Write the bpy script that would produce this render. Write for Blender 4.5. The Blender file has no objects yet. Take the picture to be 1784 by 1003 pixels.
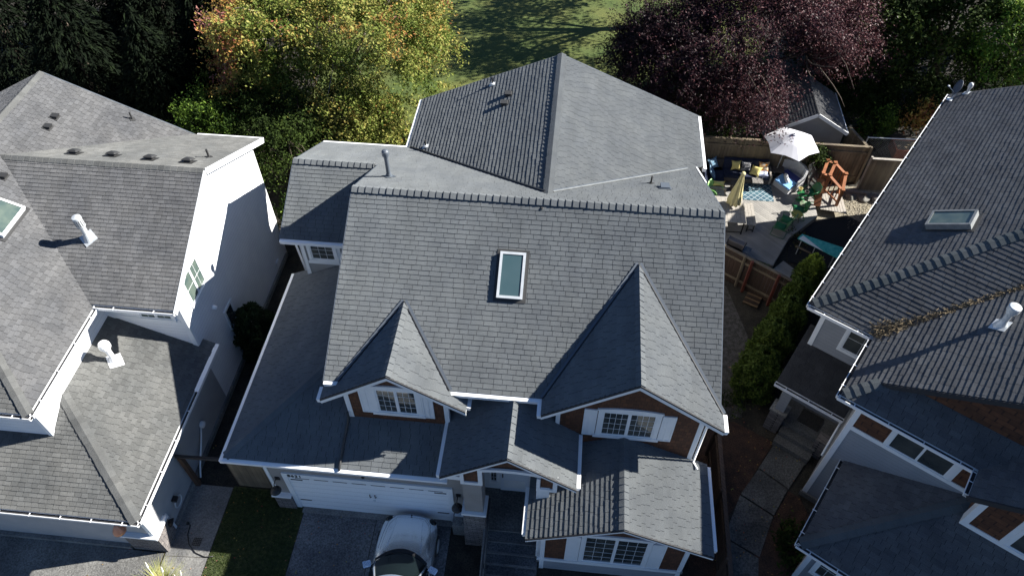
import bpy, bmesh, math, random
import numpy as np
from mathutils import Vector, Matrix
R_ = math.radians
random.seed(7)
S = bpy.context.scene
# ---------------------------------------------------------------- camera
def cam_setup():
    f, pitch, yaw, roll = 1285.585, R_(49.405), R_(-5.59), R_(0.105)
    F = Vector((math.sin(yaw)*math.cos(pitch), math.cos(yaw)*math.cos(pitch), -math.sin(pitch)))
    Rr = Vector((math.cos(yaw), -math.sin(yaw), 0)); U = Rr.cross(F)
    R2 = Rr*math.cos(roll)+U*math.sin(roll); U2 = -Rr*math.sin(roll)+U*math.cos(roll)
    cd = bpy.data.cameras.new('camera'); co = bpy.data.objects.new('camera', cd)
    S.collection.objects.link(co)
    m = Matrix((R2, U2, -F)).transposed().to_4x4()
    m.translation = Vector((7.758, -9.581, 22.993))
    co.matrix_world = m
    cd.sensor_width = 36; cd.lens = f/1784*36; cd.clip_end = 1000; cd.clip_start = .1
    S.camera = co
cam_setup()
# ---------------------------------------------------------------- light
SUN = Vector((1, .27, .665)).normalized()
w = bpy.data.worlds.new('World'); S.world = w; w.use_nodes = True
nt = w.node_tree; bg = nt.nodes['Background']
sky = nt.nodes.new('ShaderNodeTexSky'); sky.sky_type = 'NISHITA'; sky.sun_disc = False; sky.air_density = .68; sky.dust_density = .05; sky.ozone_density = 5.0
sky.sun_elevation = math.asin(SUN.z); sky.sun_rotation = math.atan2(SUN.x, SUN.y)
nt.links.new(sky.outputs[0], bg.inputs[0]); bg.inputs[1].default_value = .05
sl = bpy.data.lights.new('sun', 'SUN'); sl.energy = 5.0; sl.angle = R_(.5); sl.color = (1, .965, .90)
so = bpy.data.objects.new('sun', sl); S.collection.objects.link(so)
so.rotation_euler = SUN.to_track_quat('Z', 'Y').to_euler(); so.location = (30, 0, 40)
S.view_settings.view_transform = 'Standard'; S.view_settings.look = 'None'
S.view_settings.exposure = 1.5; S.view_settings.gamma = 1
S.render.engine = 'CYCLES'
# ---------------------------------------------------------------- helpers
C = S.collection
def tag(o, label=None, cat=None, group=None, kind=None):
    if label: o['label'] = label
    if cat: o['category'] = cat
    if group: o['group'] = group
    if kind: o['kind'] = kind
    return o
def thing(name, label, cat, loc=(0, 0, 0), group=None, rz=0):
    o = bpy.data.objects.new(name, None); C.objects.link(o)
    o.location = loc; o.rotation_euler = (0, 0, rz); o.empty_display_size = .3
    return tag(o, label, cat, group)
def root_of(o):
    while o.parent: o = o.parent
    return o
class MB:
    def __init__(s): s.v = []; s.f = []
    def add(s, vs, fs):
        n = len(s.v); s.v += [tuple(v) for v in vs]; s.f += [tuple(i+n for i in f) for f in fs]; return s
    def prism(s, poly, vec):
        poly = [Vector(p) for p in poly]; vec = Vector(vec); n = len(poly)
        N = Vector((0, 0, 0))
        for i in range(n): N += poly[i].cross(poly[(i+1) % n])
        if N.dot(vec) > 0: poly = poly[::-1]
        vs = poly+[p+vec for p in poly]
        fs = [tuple(range(n)), tuple(range(2*n-1, n-1, -1))]+[(i, n+i, n+(i+1) % n, (i+1) % n) for i in range(n)]
        fs = [f if k < 2 else f[::-1] for k, f in enumerate(fs)]
        return s.add(vs, fs)
    def box(s, a, b):
        x0, y0, z0 = [min(a[i], b[i]) for i in range(3)]; x1, y1, z1 = [max(a[i], b[i]) for i in range(3)]
        return s.prism([(x0, y0, z0), (x1, y0, z0), (x1, y1, z0), (x0, y1, z0)], (0, 0, z1-z0))
    def obox(s, c, ax, ay, az):
        c = Vector(c); ax = Vector(ax); ay = Vector(ay); az = Vector(az)
        return s.prism([c-ax-ay-az, c+ax-ay-az, c+ax+ay-az, c-ax+ay-az], az*2)
    def beam(s, p0, p1, wd, ht, up=(0, 0, 1)):
        p0 = Vector(p0); p1 = Vector(p1); d = (p1-p0).normalized(); up = Vector(up)
        sd = d.cross(up)
        if sd.length < 1e-3: sd = d.cross(Vector((0, 1, 0)))
        sd.normalize(); u = sd.cross(d).normalized()
        q = [p0+sd*wd/2-u*ht/2, p0+sd*wd/2+u*ht/2, p0-sd*wd/2+u*ht/2, p0-sd*wd/2-u*ht/2]
        return s.prism(q, p1-p0)
    def tube(s, pts, r, n=8, cap=True):
        pts = [Vector(p) for p in pts]; k = len(pts)
        rr = r if isinstance(r, (list, tuple)) else [r]*k
        vs = []; prev = None
        for i, p in enumerate(pts):
            d = (pts[min(i+1, k-1)]-pts[max(i-1, 0)]).normalized()
            if prev is None:
                a = d.orthogonal().normalized()
            else:
                a = (prev-d*prev.dot(d)).normalized()
            prev = a; b = d.cross(a)
            vs += [p+(a*math.cos(t)+b*math.sin(t))*rr[i] for t in [2*math.pi*j/n for j in range(n)]]
        fs = [(i*n+j, i*n+(j+1) % n, (i+1)*n+(j+1) % n, (i+1)*n+j) for i in range(k-1) for j in range(n)]
        if cap: fs += [tuple(range(n-1, -1, -1)), tuple(range((k-1)*n, k*n))]
        return s.add(vs, fs)
    def lathe(s, c, prof, n=20, ax=(0, 0, 1)):
        ax = Vector(ax).normalized(); c = Vector(c); pts = [c+ax*h for r, h in prof]
        a = ax.orthogonal().normalized(); b = ax.cross(a); vs = []
        for (r, h), p in zip(prof, pts):
            vs += [p+(a*math.cos(2*math.pi*j/n)+b*math.sin(2*math.pi*j/n))*max(r, 1e-4) for j in range(n)]
        k = len(prof)
        fs = [(i*n+j, i*n+(j+1) % n, (i+1)*n+(j+1) % n, (i+1)*n+j) for i in range(k-1) for j in range(n)]
        fs += [tuple(range(n-1, -1, -1)), tuple(range((k-1)*n, k*n))]
        return s.add(vs, fs)
    def grid(s, fn, nu, nv):
        vs = [fn(i/nu, j/nv) for j in range(nv+1) for i in range(nu+1)]
        fs = [(j*(nu+1)+i, j*(nu+1)+i+1, (j+1)*(nu+1)+i+1, (j+1)*(nu+1)+i) for j in range(nv) for i in range(nu)]
        return s.add(vs, fs)
    def build(s, name, m, parent=None, label=None, smooth=False, bevel=0, xf=None, subsurf=0):
        me = bpy.data.meshes.new(name)
        vs = s.v if xf is None else [tuple(xf(v)) for v in s.v]
        me.from_pydata(vs, [], s.f); me.materials.append(m); me.update()
        if smooth:
            me.polygons.foreach_set('use_smooth', [True]*len(me.polygons))
        o = bpy.data.objects.new(name, me); C.objects.link(o)
        if bevel:
            b = o.modifiers.new('bevel', 'BEVEL'); b.width = bevel; b.segments = 2; b.limit_method = 'ANGLE'
        if subsurf:
            b = o.modifiers.new('sub', 'SUBSURF'); b.levels = subsurf; b.render_levels = subsurf
        return attach(o, parent, label)
def attach(o, parent=None, label=None):
    if parent is not None:
        o.parent = parent
        r = root_of(o)
        if parent.type == 'EMPTY':
            o.matrix_parent_inverse = (Matrix.Translation(r.location) @ Matrix.Rotation(r.rotation_euler.z, 4, 'Z')).inverted()
    if label: o['label'] = label
    return o
def children(o): return [c for c in bpy.data.objects if c.parent is o]
def copy_tree(o, loc=None, rz=None, label=None, parent=None):
    kids = children(o)
    c = o.copy(); C.objects.link(c)
    if parent is not None: c.parent = parent
    if loc is not None: c.location = loc
    if rz is not None: c.rotation_euler = (0, 0, rz)
    if label: c['label'] = label
    for k in kids: copy_tree(k, parent=c)
    return c
# ---------------------------------------------------------------- materials
def srgb(h):
    return tuple((int(h[i:i+2], 16)/255/12.92 if int(h[i:i+2], 16)/255 <= .04045 else ((int(h[i:i+2], 16)/255+.055)/1.055)**2.4) for i in (0, 2, 4))
def pmat(name, c1, c2=None, scale=3., rough=.8, bump=0, bscale=60., metal=0, spec=.5, island=0, detail=4, fine=0, fscale=120, coat=0):
    """noise-mottled principled material; island = per-piece brightness spread; fine = grain"""
    m = bpy.data.materials.new(name); m.use_nodes = True; t = m.node_tree; N = t.nodes; Lk = t.links
    p = N['Principled BSDF']; p.inputs['Roughness'].default_value = rough; p.inputs['Metallic'].default_value = metal
    p.inputs['Specular IOR Level'].default_value = spec
    if 'shingle' in name and 'cedar' not in name:
        p.inputs['Diffuse Roughness'].default_value = 1.; p.inputs['Specular IOR Level'].default_value = .06
    if coat: p.inputs['Coat Weight'].default_value = coat; p.inputs['Coat Roughness'].default_value = .05
    tc = N.new('ShaderNodeTexCoord')
    if c2 is None: c2 = c1
    n1 = N.new('ShaderNodeTexNoise'); n1.inputs['Scale'].default_value = scale; n1.inputs['Detail'].default_value = detail
    Lk.new(tc.outputs['Object'], n1.inputs['Vector'])
    r = N.new('ShaderNodeMapRange'); r.inputs[1].default_value = .36; r.inputs[2].default_value = .64; Lk.new(n1.outputs[0], r.inputs[0])
    mx = N.new('ShaderNodeMix'); mx.data_type = 'RGBA'; mx.inputs[6].default_value = (*c1, 1); mx.inputs[7].default_value = (*c2, 1)
    Lk.new(r.outputs[0], mx.inputs[0]); col = mx.outputs[2]
    def mult(valsock, col):
        v = N.new('ShaderNodeVectorMath'); v.operation = 'SCALE'; Lk.new(col, v.inputs[0]); Lk.new(valsock, v.inputs[3]); return v.outputs[0]
    if 'shingle' in name and 'cedar' not in name:
        mp = N.new('ShaderNodeMapping'); mp.inputs['Scale'].default_value = (2.2, .45, .3); Lk.new(tc.outputs['Object'], mp.inputs[0])
        ns = N.new('ShaderNodeTexNoise'); ns.inputs['Scale'].default_value = 1.; ns.inputs['Detail'].default_value = 5; Lk.new(mp.outputs[0], ns.inputs['Vector'])
        q = N.new('ShaderNodeMapRange'); q.inputs[1].default_value = .3; q.inputs[2].default_value = .7; q.inputs[3].default_value = .90; q.inputs[4].default_value = 1.08; Lk.new(ns.outputs[0], q.inputs[0]); col = mult(q.outputs[0], col)
    if island:
        g = N.new('ShaderNodeNewGeometry'); q = N.new('ShaderNodeMapRange'); Lk.new(g.outputs['Random Per Island'], q.inputs[0])
        q.inputs[3].default_value = 1-island; q.inputs[4].default_value = 1+island; col = mult(q.outputs[0], col)
    if fine:
        n2 = N.new('ShaderNodeTexNoise'); n2.inputs['Scale'].default_value = fscale; n2.inputs['Detail'].default_value = 2
        Lk.new(tc.outputs['Object'], n2.inputs['Vector']); q = N.new('ShaderNodeMapRange'); Lk.new(n2.outputs[0], q.inputs[0])
        q.inputs[1].default_value = .3; q.inputs[2].default_value = .7; q.inputs[3].default_value = 1-fine; q.inputs[4].default_value = 1+fine
        col = mult(q.outputs[0], col)
    Lk.new(col, p.inputs['Base Color'])
    if bump:
        n3 = N.new('ShaderNodeTexNoise'); n3.inputs['Scale'].default_value = bscale; n3.inputs['Detail'].default_value = 4
        Lk.new(tc.outputs['Object'], n3.inputs['Vector']); b = N.new('ShaderNodeBump'); b.inputs['Strength'].default_value = bump
        b.inputs['Distance'].default_value = .02; Lk.new(n3.outputs[0], b.inputs['Height']); Lk.new(b.outputs[0], p.inputs['Normal'])
    m['_c'] = 1
    return m
def lap_mat(name, c1, c2, axis='Z', pitch=.16, rough=.7, vert=False, strength=.6, streak=0):
    """horizontal lap siding / boards: saw-tooth bump along one axis (x for vertical boards)"""
    m = pmat(name, c1, c2, 1.3, rough, fine=.06, fscale=40); t = m.node_tree; N = t.nodes; Lk = t.links; p = N['Principled BSDF']
    tc = N.new('ShaderNodeTexCoord'); sx = N.new('ShaderNodeSeparateXYZ'); Lk.new(tc.outputs['Object'], sx.inputs[0])
    if axis == 'XY':
        a = N.new('ShaderNodeMath'); a.operation = 'ADD'; Lk.new(sx.outputs[0], a.inputs[0]); Lk.new(sx.outputs[1], a.inputs[1]); src = a.outputs[0]
    else: src = sx.outputs['XYZ'.index(axis)]
    d = N.new('ShaderNodeMath'); d.operation = 'DIVIDE'; d.inputs[1].default_value = pitch; Lk.new(src, d.inputs[0])
    fr = N.new('ShaderNodeMath'); fr.operation = 'FRACT'; Lk.new(d.outputs[0], fr.inputs[0])
    fl = N.new('ShaderNodeMath'); fl.operation = 'FLOOR'; Lk.new(d.outputs[0], fl.inputs[0])
    h = fr.outputs[0]
    if vert:
        r = N.new('ShaderNodeMapRange'); r.inputs[1].default_value = 0; r.inputs[2].default_value = .12; Lk.new(fr.outputs[0], r.inputs[0]); h = r.outputs[0]
    b = N.new('ShaderNodeBump'); b.inputs['Strength'].default_value = strength; b.inputs['Distance'].default_value = .02; b.invert = not vert
    Lk.new(h, b.inputs['Height']); Lk.new(b.outputs[0], p.inputs['Normal'])
    wn = N.new('ShaderNodeTexWhiteNoise'); wn.noise_dimensions = '1D'; Lk.new(fl.outputs[0], wn.inputs['W'])
    q = N.new('ShaderNodeMapRange'); Lk.new(wn.outputs['Value'], q.inputs[0]); q.inputs[3].default_value = 1-streak; q.inputs[4].default_value = 1+streak
    # board seams: a real gap is dark
    g = N.new('ShaderNodeMapRange'); g.inputs[1].default_value = 0; g.inputs[2].default_value = .07; g.inputs[3].default_value = .45; Lk.new(fr.outputs[0], g.inputs[0])
    mm = N.new('ShaderNodeMath'); mm.operation = 'MULTIPLY'; Lk.new(q.outputs[0], mm.inputs[0]); Lk.new(g.outputs[0], mm.inputs[1])
    src = p.inputs['Base Color'].links[0].from_socket
    v = N.new('ShaderNodeVectorMath'); v.operation = 'SCALE'; Lk.new(src, v.inputs[0]); Lk.new(mm.outputs[0], v.inputs[3]); Lk.new(v.outputs[0], p.inputs['Base Color'])
    return m
def brick_mat(name, c1, c2, mortar, bw, bh, msize=.01, bump=.8, axes='XZ'):
    m = pmat(name, c1, c2, 2, .85); t = m.node_tree; N = t.nodes; Lk = t.links; p = N['Principled BSDF']
    tc = N.new('ShaderNodeTexCoord'); sx = N.new('ShaderNodeSeparateXYZ'); Lk.new(tc.outputs['Object'], sx.inputs[0])
    cb = N.new('ShaderNodeCombineXYZ'); ad = N.new('ShaderNodeMath'); Lk.new(sx.outputs[0], ad.inputs[0]); Lk.new(sx.outputs[1], ad.inputs[1])
    Lk.new(ad.outputs[0], cb.inputs[0]); Lk.new(sx.outputs[2], cb.inputs[1])
    br = N.new('ShaderNodeTexBrick'); br.inputs['Scale'].default_value = 1; br.inputs['Brick Width'].default_value = bw; br.inputs['Row Height'].default_value = bh
    br.inputs['Mortar Size'].default_value = msize; br.inputs['Color1'].default_value = (*c1, 1); br.inputs['Color2'].default_value = (*c2, 1); br.inputs['Mortar'].default_value = (*mortar, 1)
    Lk.new(cb.outputs[0], br.inputs['Vector'])
    nz = N.new('ShaderNodeTexNoise'); nz.inputs['Scale'].default_value = 9; Lk.new(tc.outputs['Object'], nz.inputs['Vector'])
    q = N.new('ShaderNodeMapRange'); Lk.new(nz.outputs[0], q.inputs[0]); q.inputs[3].default_value = .55; q.inputs[4].default_value = 1.45
    v = N.new('ShaderNodeVectorMath'); v.operation = 'SCALE'; Lk.new(br.outputs['Color'], v.inputs[0]); Lk.new(q.outputs[0], v.inputs[3]); Lk.new(v.outputs[0], p.inputs['Base Color'])
    b = N.new('ShaderNodeBump'); b.inputs['Strength'].default_value = bump; b.inputs['Distance'].default_value = .02; b.invert = True
    Lk.new(br.outputs['Fac'], b.inputs['Height']); Lk.new(b.outputs[0], p.inputs['Normal'])
    return m
M = {}
M['shingle'] = pmat('slate_grey_shingle', (.142, .153, .161), (.165, .176, .180), 1.2, .9, bump=.35, bscale=220, island=.05, fine=.22, fscale=90, spec=.25)
M['shingle_l'] = pmat('weathered_grey_shingle', (.108, .110, .115), (.138, .138, .139), .9, .92, bump=.35, bscale=220, island=.14, fine=.25, fscale=80, spec=.2)
M['shingle_moss'] = pmat('dusty_grey_shingle', (.108, .111, .110), (.140, .141, .136), .8, .92, bump=.35, bscale=220, island=.13, fine=.25, fscale=80, spec=.2)
M['shingle_r'] = pmat('charcoal_shingle', (.112, .115, .122), (.140, .143, .147), 1.2, .92, bump=.35, bscale=220, island=.11, fine=.25, fscale=80, spec=.2)
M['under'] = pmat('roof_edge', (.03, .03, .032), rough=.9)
M['trim'] = pmat('white_trim', (.78, .79, .80), (.72, .74, .75), 2, .5, fine=.03)
M['white'] = pmat('white_metal', (.82, .83, .84), rough=.4)
M['grey_wall'] = lap_mat('grey_lap_siding', (.235, .235, .235), (.27, .27, .265), pitch=.15, strength=.5)
M['white_wall'] = lap_mat('pale_lap_siding', (.70, .71, .73), (.75, .76, .77), pitch=.16, strength=.9)
M['blue_wall'] = lap_mat('bluegrey_lap_siding', (.24, .255, .275), (.27, .28, .30), pitch=.15, strength=.5)
M['cedar'] = brick_mat('cedar_shingle', (.115, .045, .020), (.070, .028, .013), (.035, .014, .008), .14, .17, .006, .7)
M['stone'] = brick_mat('ledge_stone', (.27, .24, .22), (.14, .125, .125), (.035, .035, .035), .28, .065, .01, 1)
M['glass'] = pmat('window_glass', (.03, .038, .04), (.075, .08, .075), 1.2, .05, spec=1.)
M['skyglass'] = pmat('skylight_glass', (.06, .10, .11), (.05, .09, .1), 1, .06, spec=.8)
M['skyglass_dirty'] = pmat('dusty_skylight_glass', (.10, .13, .11), (.06, .09, .085), 3, .25, spec=.6)
M['gardoor'] = lap_mat('garage_door_panels', (.80, .81, .82), (.78, .79, .80), pitch=.30, strength=.4)
M['black'] = pmat('black_metal', (.012, .012, .013), rough=.45)
M['dkpipe'] = pmat('slate_painted_metal', (.085, .10, .12), rough=.5)
M['galv'] = pmat('galvanised_metal', (.50, .53, .55), (.62, .64, .65), 5, .42, metal=.25)
M['plastic'] = pmat('black_plastic', (.03, .03, .03), rough=.6)
M['concrete'] = pmat('concrete', (.10, .10, .10), (.22, .215, .20), .7, .9, bump=.5, bscale=30, fine=.3, fscale=20, detail=7)
M['aggregate'] = pmat('exposed_aggregate', (.085, .085, .083), (.19, .187, .175), .6, .92, bump=.8, bscale=30, fine=.4, fscale=22, detail=7)
M['path_agg'] = pmat('path_aggregate', (.05, .05, .05), (.13, .128, .12), .9, .92, bump=1., bscale=22, fine=.5, fscale=18, detail=8)
M['asphalt_drive'] = pmat('dark_aggregate', (.05, .053, .058), (.155, .16, .165), .55, .92, bump=.8, bscale=30, fine=.5, fscale=22, detail=7)
M['lawn'] = pmat('lawn', (.04, .055, .018), (.075, .085, .028), .8, .95, bump=1., bscale=40, fine=.5, fscale=9, detail=6)
M['lawn_back'] = pmat('park_lawn', (.05, .08, .014), (.105, .115, .024), .35, .95, bump=1., bscale=25, fine=.35, fscale=12)
M['soil'] = pmat('bark_mulch', (.035, .02, .014), (.075, .038, .024), 3, .95, bump=1, bscale=35, fine=.6, fscale=30)
M['darksoil'] = pmat('dark_soil', (.02, .018, .014), (.045, .038, .028), 2, .95, bump=1, bscale=30, fine=.5, fscale=25)
M['gravel'] = pmat('gravel', (.28, .24, .17), (.17, .155, .12), 14, .9, bump=1, bscale=40, fine=.5, fscale=30)
M['deck'] = lap_mat('grey_deck_board', (.30, .285, .26), (.23, .22, .205), axis='XY', pitch=.16, vert=True, strength=.6, streak=.12)
M['fence'] = lap_mat('weathered_fence_board', (.20, .16, .105), (.13, .10, .07), axis='XY', pitch=.14, vert=True, strength=.8, streak=.2)
M['fence_dk'] = lap_mat('brown_fence_board', (.06, .035, .024), (.04, .025, .018), axis='XY', pitch=.14, vert=True, strength=.8, streak=.2)
M['redpost'] = pmat('red_cedar_post', (.14, .035, .022), (.10, .03, .02), 6, .8)
M['orangewood'] = pmat('orange_stained_wood', (.30, .105, .038), (.21, .075, .028), 5, .6)
M['greywood'] = pmat('grey_wood', (.36, .33, .29), (.28, .26, .23), 8, .85)
M['bark'] = pmat('bark', (.06, .045, .033), (.11, .085, .065), 9, .95, bump=1, bscale=30)
M['palebark'] = pmat('pale_bark', (.30, .25, .20), (.20, .16, .13), 9, .9)
M['carpaint'] = pmat('silver_blue_car_paint', (.78, .84, .9), rough=.22, metal=.85, coat=1)
M['carglass'] = pmat('car_glass', (.006, .010, .011), rough=.08, spec=.4)
M['rubber'] = pmat('tyre_rubber', (.015, .015, .015), rough=.8)
M['navy'] = pmat('navy_fabric', (.012, .018, .045), (.018, .026, .06), 9, .9)
M['bluefab'] = pmat('blue_cushion', (.20, .42, .72), rough=.85)
M['indigo'] = pmat('indigo_cushion', (.045, .055, .20), rough=.85)
M['yellowfab'] = pmat('yellow_fabric', (.72, .62, .24), (.66, .55, .2), 6, .9)
M['paleyellow'] = pmat('pale_yellow_canvas', (.62, .55, .28), (.55, .48, .24), 5, .9)
M['canvas'] = pmat('white_canvas', (.60, .60, .64), (.55, .55, .59), 2, .9)
M['whitefab'] = pmat('white_cotton', (.75, .76, .76), rough=.9)
M['wicker'] = pmat('white_wicker', (.60, .60, .61), (.42, .42, .43), 55, .8, bump=.8, bscale=60)
M['dkwicker'] = pmat('dark_wicker', (.16, .14, .13), (.05, .045, .042), 45, .8, bump=.8, bscale=50)
M['greenpaint'] = pmat('green_enamel', (.015, .11, .04), (.02, .14, .05), 3, .35)
M['limepaint'] = pmat('lime_enamel', (.30, .62, .18), rough=.4)
M['yellowpaint'] = pmat('yellow_enamel', (.42, .38, .07), rough=.4)
M['tealfab'] = pmat('teal_pattern_fabric', (.03, .33, .32), (.10, .48, .44), 9, .8, detail=2)
M['purple'] = pmat('purple_cloth', (.12, .03, .42), (.5, .4, .7), 3, .8, detail=1)
M['terra'] = pmat('terracotta', (.36, .12, .06), (.28, .09, .05), 4, .85)
M['rock'] = pmat('grey_rock', (.20, .19, .17), (.10, .10, .09), 3, .9, bump=1, bscale=8)
M['debris'] = pmat('dry_needles', (.20, .15, .085), (.09, .07, .045), 20, .95)
M['flash'] = pmat('grey_flashing', (.15, .16, .165), (.20, .21, .21), 5, .6)
M['copperpot'] = pmat('copper_sheet', (.55, .26, .17), rough=.4, metal=.4)
# ---------------------------------------------------------------- roofs
def plane_frame(poly):
    P = [Vector(p) for p in poly]; n = Vector((0, 0, 0))
    for i in range(len(P)): n += P[i].cross(P[(i+1) % len(P)])
    n.normalize()
    if n.z < 0: n = -n
    e = Vector((0, 0, 1)).cross(n).normalized(); u = n.cross(e).normalized()
    return n, e, u
def roof_face(name, polys, parent, m, label=None, course=.145, tabw=.30, hh=.014, slab=.06, seed=1):
    """one roof slope: overlapping shingle tabs laid course by course over a thin deck"""
    if m.name in ('weathered_grey_shingle', 'dusty_grey_shingle'): course, tabw = .128, .21
    rng = random.Random(seed); n, e, u = plane_frame(polys[0])
    allp = [Vector(p) for P in polys for p in P]
    o = min(allp, key=lambda p: p.dot(u)); me = bpy.data.meshes.new(name); out = bmesh.new()
    for P in polys:
        P = [Vector(p) for p in P]
        ps = [((p-o).dot(e), (p-o).dot(u)) for p in P]
        s0 = min(p[0] for p in ps); s1 = max(p[0] for p in ps); t0 = min(p[1] for p in ps); t1 = max(p[1] for p in ps)
        vs = []; fs = []
        for i in range(int(math.floor(t0/course)), int(math.ceil(t1/course))):
            r2 = random.Random(seed*7777+i*31); s = -25+r2.random()*.4
            while s < s1:
                wd = tabw*r2.choice([.8, .95, 1, 1, 1.05, 1.2]); lo = hh*(.93+.14*r2.random()); a = s+.006; b = s+wd-.006; s += wd
                ex = (.0035 if r2.random() < .25 else 0); lo += ex
                if b < s0 or a > s1: continue
                ta = i*course-(.005 if ex else 0); tb = (i+1)*course+.004
                k = len(vs)
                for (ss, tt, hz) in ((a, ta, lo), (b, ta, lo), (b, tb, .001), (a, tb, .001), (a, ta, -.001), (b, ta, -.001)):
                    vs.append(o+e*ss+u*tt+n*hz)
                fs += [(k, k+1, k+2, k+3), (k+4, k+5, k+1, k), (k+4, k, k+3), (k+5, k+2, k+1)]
        tmp = bpy.data.meshes.new('t'); tmp.from_pydata([tuple(v) for v in vs], [], fs); tmp.polygons.foreach_set('material_index', [1 if k_ % 4 == 1 else 0 for k_ in range(len(fs))])  # butt faces near-black: course shadow put into the colour, over dark-ish shingle edges
        bm = bmesh.new(); bm.from_mesh(tmp); bpy.data.meshes.remove(tmp)
        cen = sum(P, Vector((0, 0, 0)))/len(P)
        for i in range(len(P)):
            p, q = P[i], P[(i+1) % len(P)]
            nn = (q-p).cross(n).normalized()
            if nn.dot(cen-p) > 0: nn = -nn
            bmesh.ops.bisect_plane(bm, geom=bm.verts[:]+bm.edges[:]+bm.faces[:], dist=1e-5, plane_co=p, plane_no=nn, clear_outer=True)
        tmp = bpy.data.meshes.new('t'); bm.to_mesh(tmp); bm.free(); out.from_mesh(tmp); bpy.data.meshes.remove(tmp)
        mb = MB(); mb.prism([p-n*.002 for p in P], -n*slab)
        tmp = bpy.data.meshes.new('t'); tmp.from_pydata(mb.v, [], mb.f); tmp.polygons.foreach_set('material_index', [1]*len(mb.f)); out.from_mesh(tmp); bpy.data.meshes.remove(tmp)
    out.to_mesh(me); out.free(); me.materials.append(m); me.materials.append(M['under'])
    ob = bpy.data.objects.new(name, me); C.objects.link(ob)
    return attach(ob, parent, label)
def ridge_caps(p0, p1, nA, nB, parent, m, step=.21, wing=.15, hi=.04, name='ridge_cap', seed=3):
    rng = random.Random(seed); p0 = Vector(p0); p1 = Vector(p1); d = (p1-p0); Ln = d.length; d.normalize()
    def wg(nn):
        nn = Vector(nn).normalized(); w_ = d.cross(nn).normalized()
        return w_ if w_.z < 0 or (abs(w_.z) < 1e-6) else -w_
    wa, wb = wg(nA), wg(nB)
    nA = Vector(nA).normalized(); nB = Vector(nB).normalized(); up = (nA+nB).normalized()
    mb = MB(); k = int(Ln/step)+1
    for i in range(k):
        a = p0+d*i*step; b = p0+d*min((i+1)*step+.03, Ln); h0 = hi*(.9+.25*rng.random()); h1 = hi*.35; wv = wing*(.95+.1*rng.random())
        vs = []
        for c, h in ((a, h0), (b, h1)):
            vs += [c+wa*wv+nA*(h+.012), c+up*(h+.02), c+wb*wv+nB*(h+.012), c+wa*wv-nA*.005, c-up*.02, c+wb*wv-nB*.005]
        f = [(0, 6, 7, 1), (1, 7, 8, 2), (0, 1, 4, 3), (1, 2, 5, 4), (0, 3, 9, 6), (2, 8, 11, 5), (6, 9, 10, 7), (7, 10, 11, 8)]
        mb.add(vs, f)
    return mb.build(name, m, parent)
def boards(name, bs, m, parent):
    for a, b in bs: MB().box(a, b).build(name, m, parent)
def nrm(*v): return Vector(v).normalized()
def gutter(p0, p1, outd, parent, m, covered=False, name='gutter', hang=.9, sz=.11):
    """open K-style trough with hangers, or one with a white leaf guard"""
    p0 = Vector(p0); p1 = Vector(p1); o = Vector(outd).normalized(); d = (p1-p0).normalized(); up = Vector((0, 0, 1)); mb = MB(); h = .12
    q = lambda a, z: a+up*z
    mb.prism([q(p0+o*sz, 0), q(p0+o*(sz-.018), 0), q(p0+o*(sz-.035), -h), q(p0+o*(sz-.015), -h)], p1-p0)      # outer lip
    mb.prism([q(p0+o*.0, -h), q(p0+o*sz*.85, -h), q(p0+o*sz*.85, -h-.012), q(p0, -h-.012)], p1-p0)       # floor
    bed = MB().prism([q(p0+o*.002, -.035), q(p0+o*(sz-.03), -.035), q(p0+o*(sz-.045), -h+.004), q(p0+o*.002, -h+.004)], p1-p0)
    mb.prism([q(p0, .0), q(p0-o*.02, .0), q(p0-o*.02, -h-.012), q(p0, -h-.012)], p1-p0)                   # back
    for e_, dd in ((p0, d), (p1, -d)): mb.prism([q(e_, 0), q(e_+o*(sz-.019), 0), q(e_+o*(sz-.036), -h), q(e_, -h)], dd*.012)
    if covered: mb.prism([q(p0, .022), q(p0+o*(sz+.004), .004), q(p0+o*(sz+.004), -.001), q(p0, .015)], p1-p0)
    else:
        L_ = (p1-p0).length; k = max(1, int(L_/hang))
        for i in range(k): c = p0+d*((i+.5)*L_/k); mb.obox(c+o*sz/2+up*.003, d*.014, o*(sz/2+.015), up*.004)
    g_ = mb.build(name, m, parent)
    if not covered: bed.build('gutter_bed', M['under'], g_)  # near-black bed filling the inside of the open trough
    return g_
def wall(poly, vec, m, parent, name='wall', label=None):
    return MB().prism(poly, vec).build(name, m, parent, label)
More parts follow.
